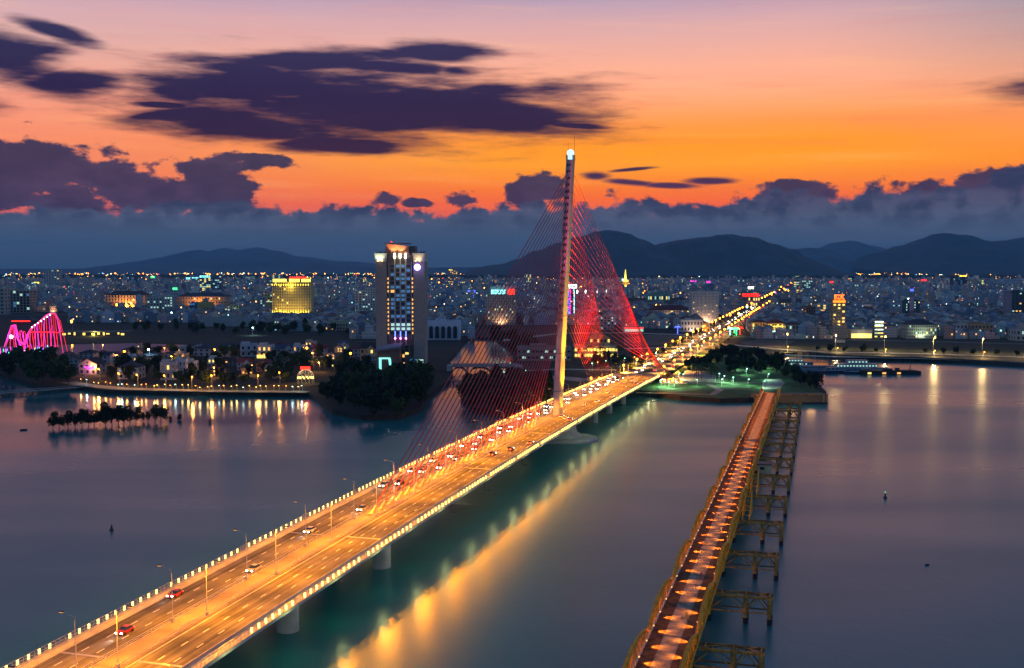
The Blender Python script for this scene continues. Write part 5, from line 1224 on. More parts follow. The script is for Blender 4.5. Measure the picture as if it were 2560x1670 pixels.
# glass dome of the garden restaurant
dm = G(764, 958, LZ); rr_ = (G(785, 958, LZ).x - G(743, 958, LZ).x) / 2
dome = empty('garden_dome', (dm.x, dm.y, LZ), label='round garden pavilion with a wire dome and warm lamps under it', cat='pavilion'); b = MB()
hz_ = rr_ * 1.35
for k in range(14):
    a = 2 * math.pi * k / 14; pts = [(rr_ * math.cos(t_) * math.cos(a), rr_ * math.cos(t_) * math.sin(a), hz_ * .5 + rr_ * math.sin(t_)) for t_ in [i * math.pi / 14 for i in range(8)]]; b.path(pts, .16, 4); b.tube(pts[0], (pts[0][0], pts[0][1], 0), .16, n=4)
for t_ in (.02, .5, 1.0): 
    ring = [(rr_ * math.cos(t_) * math.cos(2 * math.pi * k / 20), rr_ * math.cos(t_) * math.sin(2 * math.pi * k / 20), hz_ * .5 + rr_ * math.sin(t_)) for k in range(21)]; b.path(ring, .14, 4)
b.obj('frame', M_steel, dome)
for k in range(12): a = 2 * math.pi * k / 12; MB().ball((rr_ * .9 * math.cos(a), rr_ * .9 * math.sin(a), hz_ * .5), .45).obj('lamp', M_bulb_y, dome)
MB().box(-3.5, 3.5, -1, -.6, hz_ * .5 + rr_, hz_ * .5 + rr_ + 2).obj('sign', M_neon_r, dome); lamp_at('light', (0, 0, 6), 4000, (1, .6, .2), 1, dome)

# mid-rise blocks between the low houses
def where(u, v):
    lm = [(40, 'near the fairground'), (230, 'left of the long orange-lit building'), (420, 'around the grey blocks with the arched roof'), (600, 'left of the gold hotel'), (800, 'right of the gold hotel'), (1000, 'behind the tall hotel tower'),
          (1150, 'behind the white arched hall'), (1330, 'behind the red stay cables'), (1500, 'behind the orange backstays'), (1680, 'around the school with the red roof'), (1850, 'left of the bright avenue'), (2000, 'right of the bright avenue'), (2150, 'around the brown hotel'), (2300, 'around the green glass tower'), (2460, 'behind the school by the river road'), (2600, 'near the right edge of the photo')]
    return min(lm, key=lambda q: abs(q[0] - u))[1]
rm = random.Random(99); nb = 0; used_l = set()
WC = [('pale grey', (.36, .37, .39)), ('white', (.46, .46, .46)), ('blue grey', (.2, .26, .34)), ('beige', (.42, .35, .28)), ('teal', (.14, .28, .3)), ('cream', (.44, .40, .30)), ('slate', (.13, .17, .23)), ('brownish', (.28, .2, .16))]
while nb < 105:
    u = rm.uniform(-10, 2540); v = rm.choice((rm.uniform(706, 745), rm.uniform(725, 800), rm.uniform(712, 770))); p_ = G(u, v, LZ); w_px = rm.uniform(14, 34) * (1 if v > 740 else .8); h_px = rm.uniform(9, 21) * (.7 + (v - 700) / 130)
    uc = u + w_px / 2; wm_ = w_px / F * p_.y
    if any((G(uc, v, LZ).x - ox) ** 2 + (p_.y + 12 - oy) ** 2 < (orr * .9 + wm_ * .6) ** 2 for ox, oy, orr in occupied): nb += .05; continue
    s_ = (p_.x - PX) * DX + (p_.y - PY) * DY; t_ = (p_.x + wm_ / 2 - PX) * DY - (p_.y - PY) * DX
    if abs(t_) < 30 + wm_ or (1560 < u < 1720 and v > 745) or (v > 795 and u < 1900) or (940 < u < 1066): continue
    cn, cc = rm.choice(WC); fl = max(3, int(h_px / F * p_.y / 3.6)); fl = min(fl, 9); cl = max(3, min(9, int(wm_ / 4))); rf_ = rm.choice(('flat', 'flat', 'flat', 'hip')); gl = rm.random() < .25; nl = rm.random() < .22
    lab = '%s %d-floor %s%s %s' % (cn, fl, 'glass block' if gl else 'block', ' with neon sign' if nl else ' with pitched roof' if rf_ == 'hip' else '', where(uc, v))
    H('city_block', u, u + w_px, v - h_px, v, tuple(q * 1.35 for q in cc), lab, 'building', fl, cl, rm.choice((.08, .15, .3, .5)), rm.choice(((0, 1), (1, 2), (2,), (2, 3), (0,))), roof=rf_ if not nl else 'flat', roofc=rm.choice(((.1, .1, .11), (.16, .06, .05), (.1, .12, .16))), glassy=gl,
      win=(.8, .5) if gl else (.45, .5), sign=(rm.choice((M_neon_r, M_neon_c, M_neon_g, M_neon_b, M_neon_y, M_neon_m, M_neon_w)), .15, .85, 2.5 + p_.y / 900, 5) if nl else None, group='mid-rise blocks of the city', ry=rm.choice((0, .2, -.2, .12)),
      up=(rm.choice((6000, 12000)) if rm.random() < .3 and p_.y < 2600 else None), upc=rm.choice(((1, .45, .12), (1, .6, .3), (.5, .9, 1))))
    nb += 1
# ------------------------------------------------------------------ ordinary houses: rows between the big ones
roadc = [B(s, 0) for s in range(260, 3000, 60)]
def free(x, y, r=9):
    for ox, oy, orr in occupied:
        if (x - ox) ** 2 + (y - oy) ** 2 < (orr + r * .5) ** 2: return False
    # keep the avenue and the river road open
    s = (x - PX) * DX + (y - PY) * DY; t = (x - PX) * DY - (y - PY) * DX
    if s > 200 and abs(t) < 30: return False
    return True
def uvof(x, y, z=LZ):
    cp, sp_ = math.cos(PITCH), math.sin(PITCH); dz = z - HC; zf = y * cp - dz * sp_; zu = y * sp_ + dz * cp
    return 1280 + F * x / zf, 835 - F * zu / zf
def zone(u, v):         # may a house stand at this photo point?
    if v > 846: return False
    if u < 180 and v > 780: return False
    if 150 < u < 640 and v > 806: return False
    if 640 <= u < 880 and v > 828: return False
    if 940 < u < 1066 and v > 830: return False
    if 1180 < u < 1560 and v > 812: return False
    if 1560 <= u < 1760 and v > 822: return False
    if 1760 <= u < 1880 and v > 800: return False
    if 1560 <= u < 1720 and 745 < v < 772: return False
    return True
near = 0; far = MB(); rows = []
yv = 1180.0
while yv < 6700:
    step_ = 15 + yv * .0035; halfw = yv * .56; x = -halfw + rh.uniform(0, 10)
    while x < halfw:
        w = rh.uniform(5, 9) * (1.0 + yv / 9000) + (rh.random() < .12) * rh.uniform(6, 16)
        rows.append((x + w / 2, yv + rh.uniform(-2, 2), w)); x += w + (.3 if rh.random() < .85 else rh.uniform(6, 14)) + (yv > 3500) * rh.uniform(4, 22)
    yv += step_ + (rh.random() < .3) * (10 + yv * .004)
cands = []
for x, y, w in rows:
    u, v = uvof(x, y)
    if -60 < u < 2620 and zone(u, v) and free(x, y): cands.append((x, y, w, u, v))
CN = {0: 'grey', 1: 'warm grey', 2: 'slate', 3: 'blue grey', 4: 'off-white', 5: 'brownish', 6: 'teal grey', 7: 'tan', 8: 'cool grey', 9: 'dark blue', 10: 'cream', 11: 'dull red'}
RN = ['dark roof', 'grey roof', 'brick red roof', 'slate blue roof', 'light grey roof', 'grey green roof']
for x, y, w, u, v in cands:
    pi = rh.randrange(12); ri = rh.randrange(6); fl = rh.choice((1, 2, 2, 3, 3, 4, 4, 5)) + (rh.random() < .07) * rh.randint(2, 7); fl = min(fl, 4) if y < 1900 else fl; h = fl * 3.3; st = rh.choice((0, 0, 0, 0, 1, 2)) if fl < 5 else 0
    k = rh.uniform(.9, 1.7); wall = tuple(c * k for c in PAL[pi]); d = rh.uniform(10, 15); ry = rh.uniform(-.35, .35) if rh.random() < .3 else .12; sd_ = rh.randrange(400)
    if near < 295:
        near += 1
        r = inst('house', house_mb(w, d, h, wall, ROOFC[ri], st, Matrix(), MB(), rb := MB(), sd_).mesh('house', M_house), None, (x, y, LZ), ry,
                 label='%s %s-storey %s with %s, %s' % (CN[pi], {1: 'one', 2: 'two', 3: 'three', 4: 'four', 5: 'five'}.get(fl, 'many'), 'house', RN[ri], where(u, v)), cat='house', group='low houses of the city')
        rb.obj('roof', M_roof, r)
    else:
        house_mb(w, d, h, wall, ROOFC[ri], st, Matrix.Translation((x, y, LZ)) @ Matrix.Rotation(ry, 4, 'Z'), far, None, sd_)
far.obj('houses', [M_house, M_roof], label='dense spread of low city houses reaching to the foot of the hills', cat='houses', kind='stuff')
print('houses', near, len(cands))

# ------------------------------------------------------------------ trees
M_leaf = [mat('foliage_dark', (.009, .02, .008), .8, var=.5, scale=.6), mat('foliage_mid', (.018, .038, .012), .8, var=.5, scale=.6), mat('foliage_light', (.035, .065, .015), .8, var=.5, scale=.6)]
M_bark = mat('bark', (.06, .045, .035), .9, var=.4, scale=2)
def crown_mesh(seed, r, h, n, mi, size=.8, base=.25, flat=False):
    rr = random.Random(seed); b = MB(); lobes = []
    for k in range(9):
        a = rr.uniform(0, 6.28); q = rr.uniform(0, .62) * r; z = h * (base + (1 - base) * rr.uniform(.2, .8)); lobes.append((q * math.cos(a), q * math.sin(a), z, r * rr.uniform(.32, .55), h * rr.uniform(.16, .28)))
    for i in range(n):
        cx, cy_, cz, lr, lh = rr.choice(lobes); v = Vector((rr.gauss(0, 1), rr.gauss(0, 1), rr.gauss(0, 1))).normalized() * rr.uniform(.55, 1.08)
        p = Vector((cx + v.x * lr, cy_ + v.y * lr, cz + v.z * lh)); s_ = size * rr.uniform(.5, 1.2)
        a = Vector((rr.gauss(0, 1), rr.gauss(0, 1), rr.gauss(0, .7))).normalized(); c = a.cross(Vector((rr.gauss(0, 1), rr.gauss(0, 1), rr.gauss(0, 1)))).normalized()
        b.poly([p + a * s_, p + c * s_ * .8, p - a * s_ * .9, p - c * s_ * .7], [(0, 1, 2, 3)], 0 if rr.random() < .7 else 1)
    return b.mesh('crown', [M_leaf[mi], M_leaf[min(2, mi + 1)]])
def trunk_mesh(seed, r, h):
    rr = random.Random(seed); b = MB(); b.tube((0, 0, -.5), (0, 0, h * .35), r, r * .75, 7)
    for k in range(5): a = k * 1.26 + rr.uniform(-.3, .3); b.tube((0, 0, h * (.22 + .03 * k)), (math.cos(a) * h * .25, math.sin(a) * h * .25, h * (.55 + .06 * k)), r * .5, r * .15, 5)
    return b.mesh('trunk', M_bark)
TREES = [(crown_mesh(40 + i, 4.6, 10, 620, i % 3, .85), trunk_mesh(40 + i, .3, 9)) for i in range(6)]
MANG = [(crown_mesh(60 + i, 3.0, 6.5, 700, 0, .42, .12), trunk_mesh(60 + i, .16, 6)) for i in range(3)]
def palm_meshes(seed):
    rr = random.Random(seed); b = MB(); h = 9
    for k in range(16):
        a = k * .3927 + rr.uniform(-.15, .15); tilt = rr.uniform(.1, .9); pts = []
        for i in range(6): q = i / 5; pts.append(Vector((math.cos(a) * 3.4 * q, math.sin(a) * 3.4 * q, h + tilt * 2.4 * q - 3.1 * q * q)))
        sd_ = Vector((-math.sin(a), math.cos(a), 0))
        for i in range(5):
            w0, w1 = .55 * (1 - i / 6), .55 * (1 - (i + 1) / 6)
            for sg in (-1, 1): b.poly([pts[i], pts[i + 1], pts[i + 1] + sd_ * sg * w1 - Vector((0, 0, .35)), pts[i] + sd_ * sg * w0 - Vector((0, 0, .35))], [(0, 1, 2, 3)])
    return b.mesh('crown', M_leaf[2]), MB().tube((0, 0, -.3), (.1, 0, h), .24, .15, 8).mesh('trunk', M_bark)
PALM = [palm_meshes(3), palm_meshes(9)]
rt = random.Random(33); NT = [0]
def tree(p, sc, label, group, kind='tree', variants=None):
    V = {'tree': TREES, 'mangrove_tree': MANG, 'palm_tree': PALM}[kind]; cm, tm = V[variants if variants is not None else rt.randrange(len(V))]
    r = empty(kind, p, rt.uniform(0, 6.28), label=label, cat='palm' if kind == 'palm_tree' else 'tree', group=group); r.scale = (sc, sc, sc * rt.uniform(.85, 1.2))
    inst('trunk', tm, r); inst('crown', cm, r); NT[0] += 1; return r
def scatter(n, poly, z, sc, label, group, kind='tree', mind=5.0):
    P = [G(u, v, z) for u, v in poly]; xs = [p.x for p in P]; ys = [p.y for p in P]; got = []; tries = 0
    def inside(x, y):
        c = False; j = len(P) - 1
        for i in range(len(P)):
            if (P[i].y > y) != (P[j].y > y) and x < (P[j].x - P[i].x) * (y - P[i].y) / (P[j].y - P[i].y) + P[i].x: c = not c
            j = i
        return c
    while len(got) < n and tries < 6000:
        tries += 1; x, y = rt.uniform(min(xs), max(xs)), rt.uniform(min(ys), max(ys))
        if inside(x, y) and all((x - a) ** 2 + (y - b_) ** 2 > mind * mind for a, b_ in got) and all((x - a) ** 2 + (y - b_) ** 2 > (c * .8) ** 2 for a, b_, c in occupied):
            got.append((x, y)); tree((x, y, z), rt.uniform(*sc), label, group, kind)
scatter(46, [(790, 985), (830, 1028), (900, 1044), (1000, 1042), (1050, 1024), (1072, 996), (1095, 975), (1060, 955), (1000, 950), (940, 955), (860, 965)], LZ - .6, (1.2, 1.7), 'dark dense tree of the riverside wood in front of the hotel tower', 'trees of the dark wood below the hotel tower', mind=7)
scatter(34, [(1160, 968), (1158, 1003), (1184, 1024), (1260, 1036), (1340, 1036), (1400, 1015), (1390, 990), (1330, 968), (1240, 962)], LZ - .6, (1.2, 1.6), 'dark tree on the island between creek and bridge, behind the cables', 'trees of the dark island behind the cables', mind=7)
scatter(22, [(-40, 920), (60, 905), (150, 920), (190, 950), (180, 968), (110, 970), (40, 950), (-40, 940)], LZ, (1.2, 1.8), 'large dark tree on the point at the left edge', 'trees on the left point', mind=9)
scatter(80, [(190, 950), (240, 900), (420, 885), (640, 892), (860, 900), (930, 915), (930, 950), (780, 968), (560, 970), (300, 962)], LZ, (.7, 1.3), 'garden tree among the riverside villas', 'garden trees among the villas', mind=9)
scatter(12, [(600, 905), (760, 905), (870, 915), (860, 930), (640, 930)], LZ, (.9, 1.2), 'tall palm among the villas', 'palms among the villas', 'palm_tree', 7)
scatter(16, [(1180, 850), (1240, 846), (1330, 858), (1340, 900), (1300, 905), (1245, 862)], LZ, (1.2, 1.7), 'dark tree on the creek bank behind the cables', 'trees on the creek bank', mind=9)
scatter(46, [(1690, 930), (1770, 900), (1840, 888), (1880, 882), (1930, 900), (1950, 915), (1960, 930), (1880, 940), (1800, 930), (1700, 922)], LZ, (.75, 1.25), 'dark tree of the park between the two bridges', 'trees of the riverside park', mind=8)
scatter(11, [(1955, 925), (1985, 935), (2030, 965), (2050, 982), (2030, 985), (1990, 965), (1960, 945)], LZ, (.7, 1.1), 'low dark tree on the slope beside the sheet-pile wall', 'trees on the slope by the wall', mind=6)
scatter(9, [(1725, 940), (1760, 936), (1800, 944), (1795, 952), (1735, 952)], LZ, (.9, 1.1), 'green-lit palm on the round park plaza', 'palms on the park plaza', 'palm_tree', 5)
scatter(7, [(1440, 896), (1560, 896), (1560, 905), (1440, 905)], LZ, (.9, 1.2), 'palm in front of the yellow restaurant', 'palms by the restaurant', 'palm_tree', 6)
scatter(16, [(1450, 905), (1560, 900), (1600, 885), (1640, 892), (1600, 915), (1500, 925)], LZ, (.6, 1.0), 'small tree beside the bridge approach, left of the road', 'trees left of the bridge approach', mind=8)
scatter(14, [(1990, 874), (2060, 876), (2300, 880), (2560, 889), (2560, 893), (2300, 884), (2060, 881)], LZ, (.5, .7), 'small yellow-green tree lit by the embankment lamps', 'small trees along the embankment', mind=12)
scatter(18, [(660, 815), (880, 822), (940, 835), (800, 842), (640, 838)], LZ, (1.0, 1.5), 'dark tree in the belt below the gold hotel', 'trees below the gold hotel', mind=12)
scatter(18, [(330, 822), (660, 822), (660, 838), (330, 836)], LZ, (1.0, 1.5), 'dark tree on the far side of the scrub field', 'trees beyond the scrub field', mind=12)
for s in range(300, 1200, 46):
    for t, nm in ((-20, 'left'), (27, 'right')):
        tree(B(s, t, z=LZ), rt.uniform(.6, .8) if t < 0 else rt.uniform(.35, .45), 'young street tree on the %s side of the avenue beyond the bridge' % nm, 'street trees of the avenue')
MG = [(132, 1072, 1.0), (148, 1070, .9), (170, 1068, 1.15), (188, 1068, .95), (205, 1066, 1.1), (222, 1064, 1.25), (236, 1063, 1.2), (250, 1063, 1.1), (264, 1062, 1.3), (280, 1061, 1.3), (296, 1060, 1.35), (310, 1060, 1.25), (325, 1059, 1.2), (340, 1056, 1.05), (358, 1054, .6), (371, 1054, .7), (388, 1055, 1.1), (402, 1055, 1.15)]
for i, (u, v, sc) in enumerate(MG): tree(G(u, v, 0), sc * 1.25, 'mangrove tree standing in the shallow water, number counted among the dark row at left' if False else 'black mangrove tree in the row standing in the water at left', 'mangroves standing in the water', 'mangrove_tree')
for u, v, sc, lab in ((428, 1052, .45, 'small round bush alone right of the mangrove row'), (448, 1053, .6, 'bushy clump right of the small round bush'), (525, 1060, .4, 'lone leaning shrub farthest right of the mangroves')):
    tree(G(u, v, -.6), sc, lab, None, 'mangrove_tree')
print('trees', NT[0])
# far woods on the plain: belts that read as one mass
b = MB(); rw = random.Random(8)
for (y0, y1, x0, x1, n) in ((6900, 7600, -6500, 6500, 1500), (8200, 9600, -7500, 8500, 2200)):
    for k in range(n):
        x, y = rw.uniform(x0, x1), rw.uniform(y0, y1); h = rw.uniform(10, 24); w = rw.uniform(26, 60)
        if math.sin(x * .0011 + y * .003) + math.sin(x * .0043) > 1.1: continue
        b.tube((x, y, LZ), (x, y, LZ + h * .55), w * .5, w * .55, 5); b.tube((x, y, LZ + h * .55), (x + rw.uniform(-3, 3), y, LZ + h), w * .55, w * .18, 5)
b.obj('woods', M_leaf[0], label='dark belts of far woodland on the plain beyond the city', cat='woods', kind='stuff')
b = MB(); rw = random.Random(18)
for k in range(900):
    u, v = rw.uniform(0, 2560), rw.uniform(706, 800); p = G(u, v, LZ)
    if not (zone(u, v) and free(p.x, p.y, 4)): continue
    h = rw.uniform(6, 12); w = rw.uniform(5, 10)
    for j in range(14):
        q = Vector((p.x + rw.gauss(0, w * .3), p.y + rw.gauss(0, w * .3), LZ + h * rw.uniform(.35, 1.1))); a_ = Vector((rw.gauss(0, 1), rw.gauss(0, 1), rw.gauss(0, 1))).normalized() * w * .35; c = a_.cross(Vector((rw.gauss(0, 1), rw.gauss(0, 1), rw.gauss(0, 1)))).normalized() * w * .3
        b.poly([q + a_, q + c, q - a_, q - c], [(0, 1, 2, 3)])
b.obj('city_greenery', M_leaf[0], label='countless small trees scattered between the city houses', cat='greenery', kind='stuff')

# ------------------------------------------------------------------ lamps of the city
lp_pole = MB().tube((0, 0, 0), (0, 0, 9), .12, .07, 6).mesh('pole', M_steel); lp_arm = MB().tube((0, 0, 9), (0, -1.8, 9.5), .06, .05, 5).mesh('arm', M_steel)
def bulbm(r_, m): return MB().ball((0, -1.9, 9.4), r_, seg=8, ring=6).mesh('lamp', m)
BM = {}
def city_lamp(p, m, r_, label, group, power=0, color=ORANGE, h=1.0, cat='street lamp', wide=False):
    k = (m.name, r_)
    if k not in BM: BM[k] = bulbm(r_, m)
    L_ = empty('street_lamp', p, rt.uniform(-.4, .4), label=label, cat=cat, group=group); L_.scale = (1, 1, h)
    inst('pole', lp_pole, L_); inst('arm', lp_arm, L_); inst('lamp', BM[k], L_, (0, 0, 0), 0, (1, 1, 1 / h) if h != 1 else None) if h == 1 else inst('lamp', BM[k], L_)
    if power: lamp_at('light', (0, -2.0, 8.6), power, color, .6, L_, *((None,) if wide else (156, (0, 0, -1), .3)))
    return L_
# avenue beyond the bridge
s = 285.0
while s < 2900:
    for t, nm in ((-15.5, 'left'), (15.5, 'right')):
        city_lamp(B(s, t, z=LZ), M_bulb_o, .6 + s / 2000, 'orange street lamp on the %s side of the long avenue %s' % (nm, 'near the bridge' if s < 700 else 'running to the hills'), 'lamps along the avenue', 150000 if s < 2100 else 0)
    s += 56 if s < 1500 else 130
for s_, t_ in [(1000 + k * 70 + random.uniform(-20, 20), -60 + random.uniform(-45, 25)) for k in range(12)]:
    city_lamp(B(s_, t_, z=LZ), M_bulb_o, .8, 'orange lamp in the side streets left of the avenue', 'lamps left of the avenue', 7000)
# embankment, promenade, park, left bank road
for i, (u, v) in enumerate(((1420, 0),)): pass
for i in range(10):
    u = 1967 + i * 122; v = 889 + i * 3.2
    if u > 2700: break
    city_lamp(G(u, 868 + (u - 1967) * .03, LZ), M_bulb_y, .6, 'tall pale yellow lamp by the embankment road, %s from the left' % ('first', 'second', 'third', 'fourth', 'fifth', 'sixth', 'seventh')[i], None, 34000, (1, .68, .24), 1.5, wide=True)
    city_lamp(G(u + 2, 880 + (u - 1967) * .03, LZ), M_bulb_o, .5, 'low orange lamp in front of the tall embankment lamp, %s from the left' % ('first', 'second', 'third', 'fourth', 'fifth', 'sixth', 'seventh')[i], None, 22000, (1, .6, .2), .6)
for u, v, p_, lab in ((150, 752, 60000, 'big orange lamp above the fairground roof'), (92, 780, 50000, 'big orange lamp left of the fairground roof'), (182, 833, 60000, 'big orange lamp right of the fairground ride'), (293, 757, 50000, 'orange lamp before the long orange-lit building'),
                      (293, 782, 40000, 'lower orange lamp before the long orange-lit building'), (1824, 812, 80000, 'tall orange lamp left of the avenue by the junction'), (1098, 716, 40000, 'orange lamp right of the tall hotel tower'),
                      (585, 700, 50000, 'distant orange lamp left of the gold hotel'), (2295, 712, 60000, 'distant orange lamp above the houses at right'), (538, 900, 5000, 'orange lamp by the twin-gabled villa'),
                      (315, 905, 4000, 'orange lamp behind the cream square villa'), (768, 895, 6000, 'orange lamp left of the red roofed villa'), (876, 910, 9000, 'orange lamp before the orange-lit villa')):
    city_lamp(G(u, v, LZ), M_bulb_o, .5 + (G(u, v, LZ).y / 2000), lab, None, p_, (1, .5, .12), 1.6 if p_ > 9000 else 1.0)
city_lamp(G(375, 905, LZ), M_bulb_w, .8, 'very bright blue-white floodlight among the villas', None, 9000, (.6, 1, .95), 1.2)
city_lamp(G(632, 838, LZ), M_bulb_w, .8, 'bright blue-white lamp in the tree belt', None, 12000, (.6, 1, .9))
for i in range(11): city_lamp(G(1444 + i * 9 + (i % 3), 748 + (i % 2) * 2 - i * .4, LZ), M_neon_w, 2.6, 'white stadium floodlight in the bright row behind the orange cables', 'row of white stadium floodlights', 30000 if i % 3 == 0 else 0, (.7, 1, .95), 2.0)
rp = random.Random(4)
for i in range(38):
    u = 205 + i * 15 + rp.uniform(-4, 4); v = 960 + 14 * math.sin(min(1, (u - 200) / 160) * 1.57) + rp.uniform(-3, 3) + (u > 500) * 3; m, c = rp.choice(((M_bulb_y, (1, .7, .2)), (M_bulb_y, (1, .7, .2)), (M_bulb_o, (1, .45, .1)), (M_bulb_y, (1, .8, .3)), (M_bulb_w, (.6, 1, 1))))
    city_lamp(G(u, v, LZ), m, .32, '%s small lamp on the promenade %s' % ({'warm_bulb': 'yellow', 'sodium_bulb': 'orange', 'white_bulb': 'bluish white'}[m.name], 'below the gabled villas' if u < 330 else 'below the modern villas' if u < 520 else 'below the lit garden'), 'small lamps along the promenade', rp.uniform(80, 450), c, .35, wide=True)
for i in range(22):
    u = rp.uniform(1650, 1930); v = rp.uniform(905, 972); 
    city_lamp(G(u, v, LZ), M_bulb_g if i % 3 else M_bulb_w, .38, 'green-white park lamp ' + ('near the footbridge' if u > 1820 else 'near the palms' if u > 1700 else 'near the road bridge'), 'park lamps between the bridges', 4200, (.5, 1, .6), .5)
for i in range(9):
    city_lamp(G(1245 + i * 14, 905 + i * 6.5, LZ), M_bulb_g, .35, 'small green lamp in the line beside the creek', 'green lamps beside the creek', 500, (.3, 1, .6), .4)
for i in range(16):
    u, v = 1480 + i * 20 + rp.uniform(-6, 6), 925 - i * 3.4
    city_lamp(G(u, v, LZ), M_bulb_o if i % 2 else M_bulb_g, .4, '%s lamp beside the bridge approach' % ('orange' if i % 2 else 'green-white'), 'lamps beside the bridge approach', 1800, (1, .5, .15) if i % 2 else (.5, 1, .7), .6)
for i, (u, v) in enumerate(((300, 962), (345, 966), (415, 968), (480, 972), (530, 968), (645, 968), (250, 950), (700, 960))):
    city_lamp(G(u, v, LZ), M_bulb_o, .5, 'orange promenade street lamp, %s from the left' % ORD[i if i < 6 else i], 'orange lamps of the promenade', 5000, (1, .36, .06), .9, wide=True)
for i in range(14):
    u, v = rp.uniform(190, 900), rp.uniform(872, 945)
    city_lamp(G(u, v, LZ), M_bulb_o if i % 3 else M_bulb_y, .45, '%s lane lamp among the villas, %s stretch from the left, %s row' % ('orange' if i % 3 else 'yellow', ORD[int((u - 160) / 76)], 'back' if v < 905 else 'front'), 'lane lamps among the villas', 9000, (1, .42, .1), .8, wide=True)
# the far sea of lights
fb = {m.name: MB() for m in (M_bulb_o, M_bulb_w, M_bulb_y, M_neon_g, M_neon_r)}
rf = random.Random(77)
fo = glow('far_orange_lamp', (1, .30, .02), 18.0); fy_ = glow('far_yellow_lamp', (1, .62, .2), 8.0); fw_ = glow('far_white_lamp', (.6, 1, .85), 6.0); fbz = glow('far_blue_lamp', (.2, .5, 1), 6); frd = glow('far_red_lamp', (1, .06, .05), 8); fgn = glow('far_green_lamp', (.1, 1, .4), 6); fmg = glow('far_magenta_lamp', (1, .1, .7), 6)
mats_ = [fo, fy_, fw_, fbz, frd, fgn, fmg]; b = MB()
def speck(p, r_, m): b.poly([p + Vector(q) * r_ for q in ((1, 0, 0), (-1, 0, 0), (0, 1, 0), (0, -1, 0), (0, 0, 1), (0, 0, -1))], [(0, 2, 4), (2, 1, 4), (1, 3, 4), (3, 0, 4), (2, 0, 5), (1, 2, 5), (3, 1, 5), (0, 3, 5)], m)
for k in range(4600):
    v = 676 + abs(rf.gauss(0, 1)) * 40
    u = rf.uniform(-20, 2580)
    if v > 800 or (not zone(u, v)): continue
    if 690 < v < 700 and u > 1050 and rf.random() < .75: continue
    p = G(u, v, LZ); q = rf.random(); m = 0 if q < .5 else 1 if q < .74 else 2 if q < .86 else 3 if q < .9 else 4 if q < .94 else 5 if q < .98 else 6
    p.z += rf.uniform(5, 14); speck(p, (.6 + p.y / 3200) * rf.choice((.5, .6, .8, 1.0, 1.5)), m)
for k in range(46): p = G(205 + k * 7, 683 + math.sin(k * .3) * .8, LZ) ; p.z += 10; speck(p, 4.6, 0)
for k in range(420): p = G((1500 + rf.uniform(0, 1060)) if k % 3 else rf.uniform(0, 1450), 674 + rf.random() ** 1.3 * 15, LZ); p.z += 8; speck(p, 2.6 + p.y / 3600 * rf.uniform(.4, 1.1), rf.choice((0, 0, 0, 1, 2)))
for k in range(22): p = G(1130 + k * 62, 703 + rf.uniform(-.5, .5), LZ); p.z += 10; speck(p, 4.0, 0)
b.obj('city_lights', mats_, label='countless distant points of light over the city and the plain', cat='lights', kind='stuff')
# pools of coloured light in the streets
for k in range(72):
    u, v = (rf.uniform(0, 2560) if k % 3 else rf.uniform(0, 900)), 712 + rf.random() * 100
    p = G(u, v, LZ)
    if not zone(u, v): continue
    c = rf.choice(((1, .5, .15), (1, .5, .15), (1, .7, .35), (.5, 1, .8), (.4, .8, 1), (.4, 1, .7)))
    LL = city_lamp(p, M_bulb_o if c[2] < .2 else M_bulb_y if c[0] == 1 else M_bulb_w, .8 + p.y / 2200, '%s street lamp %s' % ('orange' if c[2] < .2 else 'yellow' if c[0] == 1 else 'blue-white', where(u, v)), 'street lamps scattered through the city', (130000 if p.y < 3000 else 0), c)

# cars on the avenue beyond
ra = random.Random(3)
for k in range(60):
    s = 285 + k * 26 + ra.uniform(-8, 8); t = ra.choice((-11.5, -8, -4.8)); put_car(ra.randrange(4), B(s, t, z=max(zsm(s), LZ + .12) + .05), RZ + math.pi, 'car with headlights, %s coming along the avenue beyond the bridge' % ORD[k], 'cars coming along the avenue', 0)
    if k % 2: put_car(ra.randrange(4), B(s, -t, z=max(zsm(s), LZ + .12) + .05), RZ, 'car seen from behind, %s leaving along the avenue' % ORD[k // 2], 'cars leaving along the avenue', 0)
for u, v, lab, lit in ((1632, 892, 'white coach parked left of the bridge approach', 0), (1875, 912, 'pale coach parked in the park by the trees', 0), (2099, 857, 'long dark coach on the river road before the brown hotel', 0)):
    make_bus(G(u, v, LZ + .1), .1, lab)
